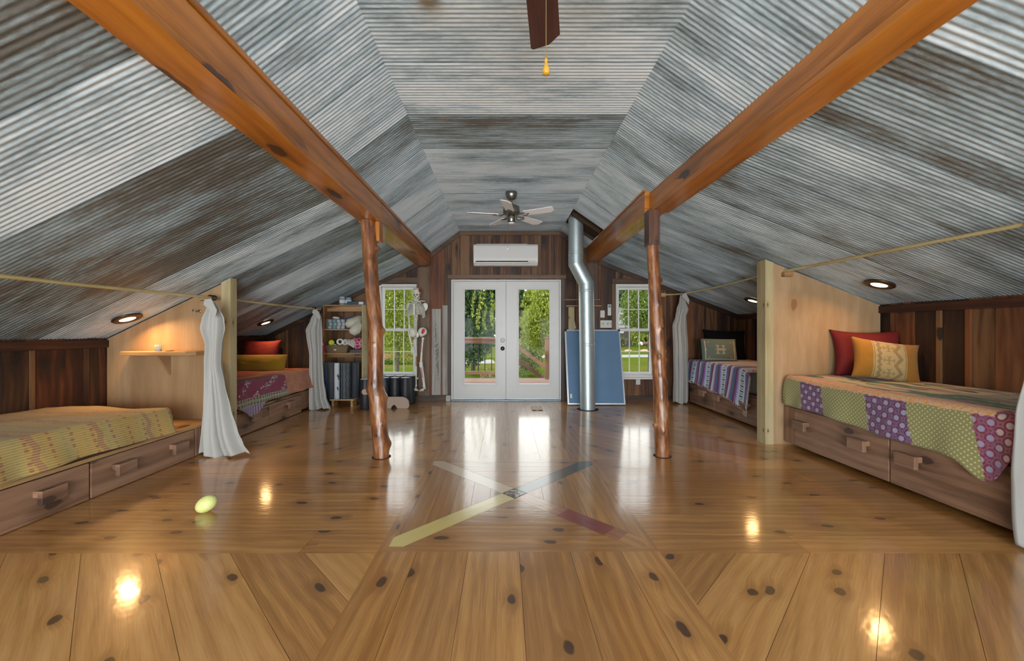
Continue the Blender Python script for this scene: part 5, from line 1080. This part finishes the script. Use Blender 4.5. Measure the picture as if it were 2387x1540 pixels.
lx = xx(985); bone('thigh_bone', [(lx + .012, sy - .03, zz(789)), (lx - .004, sy - .04, zz(815)), (lx - .02, sy - .03, zz(846))], [.014, .013, .019]); bone('thigh_muscle', [(lx - .008, sy - .05, zz(801)), (lx - .014, sy - .052, zz(820))], [.006, .006], M_bonepink, 1.)
bone('shin_bone', [(lx - .018, sy - .03, zz(852)), (lx + .002, sy - .025, zz(875)), (lx + .024, sy - .02, zz(899))], [.019, .012, .011]); bone('calf_bone', [(lx + .004, sy - .015, zz(856)), (lx + .022, sy - .01, zz(876)), (lx + .038, sy - .01, zz(899))], .007); bone('shin_muscle', [(lx - .012, sy - .042, zz(857)), (lx + .006, sy - .04, zz(878))], [.008, .007], M_bonepink, 1.1)
def foot(x, y, z, dx):
    m = MB(); m.ball((x, y + .02, z), (.026, .035, .022), 14, 10)
    for q in range(5): m.tube([(x, y, z), (x + dx * .05 + (q - 2) * .010, y - .06, z - .012), (x + dx * .10 + (q - 2) * .014, y - .10, z - .03)], [.012, .008, .006], 7)
    m.build('foot', M_bone, sk)
foot(lx + .03, sy - .015, zz(904), -.3)
kx = xx(968); bone('thigh_bone', [(kx - .012, sy + .03, zz(789)), (kx + .004, sy + .05, zz(815)), (kx + .004, sy + .06, zz(846))], .011); bone('shin_bone', [(kx + .004, sy + .06, zz(850)), (kx + .002, sy + .05, zz(875)), (kx + .006, sy + .04, zz(899))], .010); bone('calf_bone', [(kx - .018, sy + .06, zz(853)), (kx - .02, sy + .05, zz(875)), (kx - .018, sy + .04, zz(899))], .006); bone('knee_ligament', [(kx + .008, sy + .04, zz(832)), (kx + .012, sy + .04, zz(852))], [.010, .012], M_bonebrown, 1.)
foot(kx - .01, sy + .02, zz(904), .5)
m = MB(); m.tube([(xx(971), sy, zz(671)), (xx(971), sy, zz(664)), (xx(971), YB - .03, zz(660))], .004, 8); m.build('hanger_hook', M_nickel, sk)
# ------------------------------------------------------------------ outdoors
GZ = -2.6
def flat(name, pts, z, mat, lab, kind='structure'):
    m = MB(); m.face([(x, y, z) for x, y in pts], [(x, y) for x, y in pts]); o = m.build(name, mat, flip=False); o['kind'] = kind; o['label'] = lab; return o
flat('lawn', [(-160, 7.2), (180, 7.2), (180, 260), (-160, 260)], GZ, M_lawn, 'lawn below the deck')
flat('path', [(4., 55), (60, 60), (60, 66), (4., 61)], GZ + .02, M_gravel, 'pale gravel path across the lawn'); flat('path', [(-9, 44), (-1, 46), (-1.5, 52), (-9, 50)], GZ + .02, M_gravel, 'pale gravel patch beyond the deck rail')
flat('ground_bed', [(-24, 52), (-10, 50), (-9, 62), (-24, 66)], GZ + .03, M_soil, 'orange mulch bed on the lawn')
def leaves(m, c, r, n, s, shell=.55, lo=.0, hi=1., droop=0.):
    c = Vector(c); r = Vector(r)
    for _ in range(n):
        d = Vector((RND.gauss(0, 1), RND.gauss(0, 1), RND.gauss(0, 1))).normalized(); k = shell + (1 - shell) * RND.random()
        k *= 1 + .22 * noise.noise(d * 2.3 + c * .37)
        p = c + Vector((d.x * r.x, d.y * r.y, d.z * r.z)) * k
        q = Euler((RND.uniform(0, 6), RND.uniform(0, 6), RND.uniform(0, 6))).to_matrix(); a = q @ Vector((s * RND.uniform(.6, 1.2), 0, 0)); b = q @ Vector((0, s * RND.uniform(.4, .8), 0))
        h = max(0., min(1., .5 + .5 * noise.noise(p * (.5 / max(s, .1)) ))); t = (0., h, max(0, RND.gauss(.15, .25)), 1)
        m.face([p - a, p + b * .9, p + a, p - b * .9], [(0, 0)] * 4, t)
def crown(name, blobs, n, s, mat, par):
    m = MB()
    for (c, r) in blobs: leaves(m, c, r, n, s)
    return m.build(name, mat, par, weld=False, flip=False)
def tree(name, lab, cat, loc, h, w, mat, n, s, seed, group=None, tr=.22, low=.18):
    t = thing(name, lab, cat, loc, group); L = Vector(loc); rr = random.Random(seed); bl_ = []
    for k in range(9):
        f = k / 8; z = h * (low + (1 - low - .12) * f); rad = w * (1 - .6 * max(0, f - .35) ** 1.2) * rr.uniform(.5, .72)
        bl_.append((L + Vector((rr.uniform(-.5, .5) * w * (1.1 - f), rr.uniform(-.5, .5) * w * (1.1 - f), z)), (rad, rad, rad * .8)))
    crown('crown', bl_, n, s, mat, t); m = MB(); m.tube([L, L + Vector((.1, .05, h * .35)), L + Vector((-.1, .1, h * .75))], [tr, tr * .8, tr * .3], 8); m.build('trunk', M_bark, t); return t
GT = 'trees of the far tree line'
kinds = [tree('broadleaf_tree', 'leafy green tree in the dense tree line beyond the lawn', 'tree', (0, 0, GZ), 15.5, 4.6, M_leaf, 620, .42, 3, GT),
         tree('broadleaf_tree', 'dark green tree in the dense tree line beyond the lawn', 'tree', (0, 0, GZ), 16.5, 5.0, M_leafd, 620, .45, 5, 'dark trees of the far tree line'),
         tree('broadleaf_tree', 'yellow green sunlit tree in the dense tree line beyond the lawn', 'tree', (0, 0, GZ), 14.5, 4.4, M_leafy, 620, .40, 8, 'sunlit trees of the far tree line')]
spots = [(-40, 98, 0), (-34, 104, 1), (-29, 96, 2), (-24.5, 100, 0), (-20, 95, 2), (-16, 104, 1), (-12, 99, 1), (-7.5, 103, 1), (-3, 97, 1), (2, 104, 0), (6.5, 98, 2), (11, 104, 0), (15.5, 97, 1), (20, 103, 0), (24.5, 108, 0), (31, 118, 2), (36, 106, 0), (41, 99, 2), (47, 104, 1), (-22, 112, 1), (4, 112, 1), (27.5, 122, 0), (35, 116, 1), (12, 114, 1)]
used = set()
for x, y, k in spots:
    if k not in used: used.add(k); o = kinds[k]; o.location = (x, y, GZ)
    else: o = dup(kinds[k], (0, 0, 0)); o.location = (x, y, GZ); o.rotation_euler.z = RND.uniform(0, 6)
tree('maple_tree', 'bright yellow green tree close behind the deck stairs', 'tree', (2.9, 27, GZ), 7.2, 2.1, M_leafy, 1500, .085, 21, None, .12, .42)
tree('maple_tree', 'sunlit green tree close outside the skeleton window', 'tree', (-7.0, 26, GZ), 7.6, 2.5, M_leafy, 1500, .075, 33, None, .12, .36)
tree('maple_tree', 'dark leafy tree beside the deck filling the door pane', 'tree', (-2.6, 34, GZ), 8.6, 2.9, M_leafd, 1300, .13, 39, None, .14, .24)
tree('apple_tree', 'mid green tree outside the window above the blue board', 'tree', (11.6, 32, GZ), 8.0, 3.1, M_leaf, 1400, .095, 44, None, .12, .58)
def bush(name, lab, c, r, n, s, mat, cat='shrub'):
    m = MB(); leaves(m, c, r, n, s, .35); return tag(m.build(name, mat, weld=False, flip=False), lab, cat)
bush('round_shrub', 'grey green rounded shrub beyond the deck stairs', (2.0, 33, -1.15), (1.5, 1.3, 1.45), 1500, .12, M_leafo)
bush('small_shrub', 'small round bush low on the lawn under the stair rail', (.95, 24, -2.15), (.5, .5, .45), 500, .08, M_leaf)
bush('low_shrub', 'low green shrub beside the deck post', (1.65, 17, -1.75), (.6, .5, .65), 600, .08, M_leafy)
bush('russet_shrub', 'russet leaved shrub behind the deck railing', (-.62, 14.5, -1.35), (.62, .5, 1.25), 1500, .06, M_leafr)
bush('low_shrub', 'green shrub at the foot of the deck railing', (-1.45, 14, -1.75), (.6, .5, .75), 800, .07, M_leafy)
bush('garden_plant', 'broad leaved green plant below the window above the blue board', (4.55, 13.6, -.95), (.34, .3, .75), 260, .12, M_leaf, 'plant')
bush('hedge', 'row of green garden plants before the mulch bed', (-12.2, 45, -2.25), (2.6, .7, .55), 1200, .11, M_leaf, 'hedge')
bush('field_shrub', 'pale green bush behind the brown and white cow', (30.2, 90, .0), (1.6, 1.2, 2.2), 600, .3, M_leafy)
bush('field_shrub', 'feathery bush before the dark shed', (25.6, 90, -1.2), (2.2, 1., 1.3), 700, .25, M_leafo)
# drooping branch near the deck
dr = thing('drooping_branch', 'drooping leafy branch hanging before the door pane', 'branch', (-.75, 13, 3.2)); lv = MB(); br = MB()
for (px, p0, p1, sw) in ((1133, 640, 762, -17), (1120, 655, 760, -6), (1140, 665, 765, 10), (1128, 700, 765, 4), (1106, 650, 735, -3), (1146, 690, 750, 6)):
    y = 13 + RND.uniform(-.3, .3); P = []
    for k in range(12): f = k / 11; P.append(Vector((((px + sw * f + 3 * math.sin(f * 6)) - 1175) * y / 930, y, 1.2 - (p0 + (p1 - p0) * f - 770) * y / 930)))
    br.tube(P, .006, 5)
    for p in P[2:]: leaves(lv, p, (.06, .06, .06), 9, .045, .2)
br.tube([(-.1, 13, 3.9), (-.6, 13, 3.1), (-.95, 13, 2.5)], .02, 6); br.build('twigs', M_bark, dr); lv.build('leaves', M_leafy, dr, weld=False, flip=False)
# deck, railing, stairs
dk = MB(); y = 7.0
while y < 10.45: dk.box(-1.35, 2.3, y, y + .132, -.10, -.062, grain=0); y += .138
dk.box(-1.35, 2.3, 6.99, 10.45, -.3, -.105); o = dk.build('deck_ground', M_deck, weld=False); struct(o, 'cedar deck outside the doors')
rl = thing('deck_railing', 'brown cedar deck railing with thin dark balusters', 'railing', (-1.5, 10.4, -.06))
def part(nm, mt, par, *b, **k):
    m = MB()
    for q in b: m.box(*q, **k)
    return m.build(nm, mt, par)
part('top_rail', M_deck, rl, (-1.33, .18, 10.32, 10.48, .985, 1.025)); part('upper_rail', M_deck, rl, (-1.33, .16, 10.38, 10.42, .86, .984)); part('lower_rail', M_deck, rl, (-1.33, .16, 10.37, 10.42, .06, .145))
for i in range(8): x = -1.19 + .173 * i; part('baluster', M_blackm, rl, (x - .011, x + .011, 10.39, 10.41, .14, .865))
part('post', M_deck, rl, (-1.35, -1.26, 10.33, 10.42, -.062, 1.03)); part('post', M_deck, rl, (.12, .21, 10.33, 10.42, -.062, 1.03))
pp = thing('stair_post', 'cedar deck post with cap at the top of the stairs', 'post', (1.12, 10.4, -.06)); part('post_shaft', M_deck, pp, (1.07, 1.165, 10.35, 10.445, -.062, 1.0)); part('post_cap', M_deck, pp, (1.055, 1.18, 10.335, 10.46, 1.0, 1.03)); part('side_rail', M_deck, pp, (1.165, 2.28, 10.38, 10.42, .86, .985), (1.165, 2.28, 10.38, 10.42, .06, .145)); part('side_top_rail', M_deck, pp, (1.18, 2.28, 10.33, 10.47, .985, 1.02))
st = thing('stair_railing', 'sloping cedar stair rails descending beyond the deck', 'railing', (1., 10.9, -.5))
for z0, w, nm in ((1.10, .12, 'hand_rail'), (.765, .13, 'mid_rail'), (.25, .24, 'stringer')):
    m = MB(); za, zb = z0, z0 - 2.6 * .745; m.hexa([(.0, 10.78, za - w), (2.6, 10.78, zb - w), (2.6, 10.83, zb - w), (.0, 10.83, za - w), (.0, 10.78, za), (2.6, 10.78, zb), (2.6, 10.83, zb), (.0, 10.83, za)], grain=0); m.build(nm, M_deck, st)
part('newel', M_deck, st, (2.5, 2.6, 10.76, 10.85, GZ, .2)); part('start_post', M_deck, st, (-.02, .08, 10.76, 10.85, GZ, 1.12))
# farm buildings, cow, stones
hs = thing('farmhouse', 'white farmhouse with a pale metal roof among the trees', 'house', (27, 110, GZ)); part('wall', M_siding, hs, (20, 34.5, 107, 114, GZ, 3.2))
m = MB(); m.prism([(19.4, 3.0), (35.6, 3.0), (31., 7.4), (24, 7.4)], 106.4, 114.6, 'y'); m.build('roof', M_roof, hs); part('window', M_blackm, hs, (28.2, 29.4, 106.9, 107.02, .4, 1.9)); part('porch_roof', M_roof, hs, (24, 34, 105.2, 107, 1.9, 2.1))
sd = thing('garden_shed', 'dark wooden shed with a small window at the lawn edge', 'shed', (27.5, 96, GZ)); part('wall', M_shed, sd, (25, 30.2, 94, 98, GZ, 1.6)); part('roof', M_shed, sd, (24.7, 30.5, 93.7, 98.3, 1.6, 1.85)); part('window', M_roof, sd, (27.3, 28.2, 93.93, 94.02, .55, 1.1))
cw_ = MB(); L = Vector((29.4, 84, GZ))
cw_.ball(L + Vector((.15, 0, 1.0)), (.85, .38, .42), 20, 14, fn=lambda p: 1 + .06 * noise.noise(p * 2))
for x in (-.45, .75):
    for yy in (-.2, .2): cw_.tube([L + Vector((x, yy, .85)), L + Vector((x + .02, yy, .45)), L + Vector((x - .02, yy, .02))], [.13, .08, .07], 8)
cw_.tube([L + Vector((.95, 0, 1.2)), L + Vector((1.08, 0, .9)), L + Vector((1.06, 0, .5))], [.04, .025, .04], 6); cow = cw_.build('cow', M_cowb); tag(cow, 'brown and white cow standing on the far lawn', 'cow')
m = MB(); m.tube([L + Vector((-.5, -.02, 1.15)), L + Vector((-.8, -.06, 1.2)), L + Vector((-1.0, -.12, 1.05)), L + Vector((-1.12, -.16, .85))], [.28, .2, .15, .09], 12)
for s in (-1, 1): m.ball(L + Vector((-.88, -.08 + s * .2, 1.22)), (.05, .12, .05), 8, 6)
m.build('head', M_coww, cow); m = MB(); m.ball(L + Vector((-.45, -.12, .95)), (.25, .3, .3), 10, 8); m.build('white_shoulder', M_coww, cow)
for i, (x, y, r) in enumerate(((24.6, 70, .55), (21.9, 70.5, .5), (20.2, 71, .35), (27., 69, .5))):
    m = MB(); m.ball((x, y, GZ + r * .3), (r * 1.4, r, r * .6), 12, 8, fn=lambda p: 1 + .25 * noise.noise(p * 1.7 + Vector((i * 3., 0, 0)))); tag(m.build('garden_stone', M_stone), 'rough sandstone block edging the lawn border', 'stone', 'sandstone blocks of the lawn border')

# ------------------------------------------------------------------ light
W = bpy.data.worlds.new('sky'); S.world = W; W.use_nodes = True; nt = W.node_tree; nt.nodes.clear()
ou = nt.nodes.new('ShaderNodeOutputWorld'); bg = nt.nodes.new('ShaderNodeBackground'); tc = nt.nodes.new('ShaderNodeTexCoord'); sp = nt.nodes.new('ShaderNodeSeparateXYZ'); rp = nt.nodes.new('ShaderNodeValToRGB')
nt.links.new(tc.outputs['Generated'], sp.inputs[0]); nt.links.new(sp.outputs[2], rp.inputs[0]); nt.links.new(rp.outputs[0], bg.inputs[0]); nt.links.new(bg.outputs[0], ou.inputs[0])
rp.color_ramp.elements[0].color = (1., .985, .96, 1); rp.color_ramp.elements[1].color = (.50, .70, 1., 1); rp.color_ramp.elements[0].position = .25; bg.inputs[1].default_value = SKY
sun = bpy.data.lights.new('sun', 'SUN'); sun.energy = SUN; sun.color = (1., .95, .84); sun.angle = .01; so = bpy.data.objects.new('sun', sun); C.objects.link(so); so.rotation_euler = Vector((-.75, -.42, .95)).to_track_quat('Z', 'Y').to_euler()
def fill_light(x, z, w, h, e):                   # added fill lamps in the unseen gable openings behind the viewer, brightening the room
    L = bpy.data.lights.new('rear_fill', 'AREA'); L.shape = 'RECTANGLE'; L.size = w; L.size_y = h; L.energy = e; L.color = (.89, .955, 1.); o = bpy.data.objects.new('rear_fill', L); C.objects.link(o)
    o.location = (x, -3.22, z); o.rotation_euler = Vector((0, -1, 0)).to_track_quat('Z', 'Y').to_euler()
fill_light(.05, 1.05, 2.0, 2.0, FILL); fill_light(-1.95, 1.02, 1.25, 1.4, FILL * .45); fill_light(2.15, 1.02, 1.25, 1.4, FILL * .45)
# ------------------------------------------------------------------ camera and view
cd = bpy.data.cameras.new('camera'); co = bpy.data.objects.new('camera', cd); C.objects.link(co); S.camera = co
cd.sensor_width = 36; cd.lens = 930 / 2387 * 36; cd.shift_x = (1193.5 - 1175) / 2387; cd.clip_start = .05; cd.clip_end = 500
co.location = (0, 0, 1.2); co.rotation_euler = (PI / 2, 0, 0)
S.view_settings.view_transform = 'Standard'; S.view_settings.look = 'None'; S.view_settings.gamma = 1; S.view_settings.exposure = EXPO; S.view_settings.use_curve_mapping = False
S.cycles.use_denoising = True; S.cycles.max_bounces = 5; S.cycles.diffuse_bounces = 3; S.cycles.glossy_bounces = 2; S.cycles.transmission_bounces = 3; S.cycles.transparent_max_bounces = 8; S.cycles.adaptive_threshold = .03; S.cycles.use_light_tree = False; S.cycles.sample_clamp_indirect = 6.
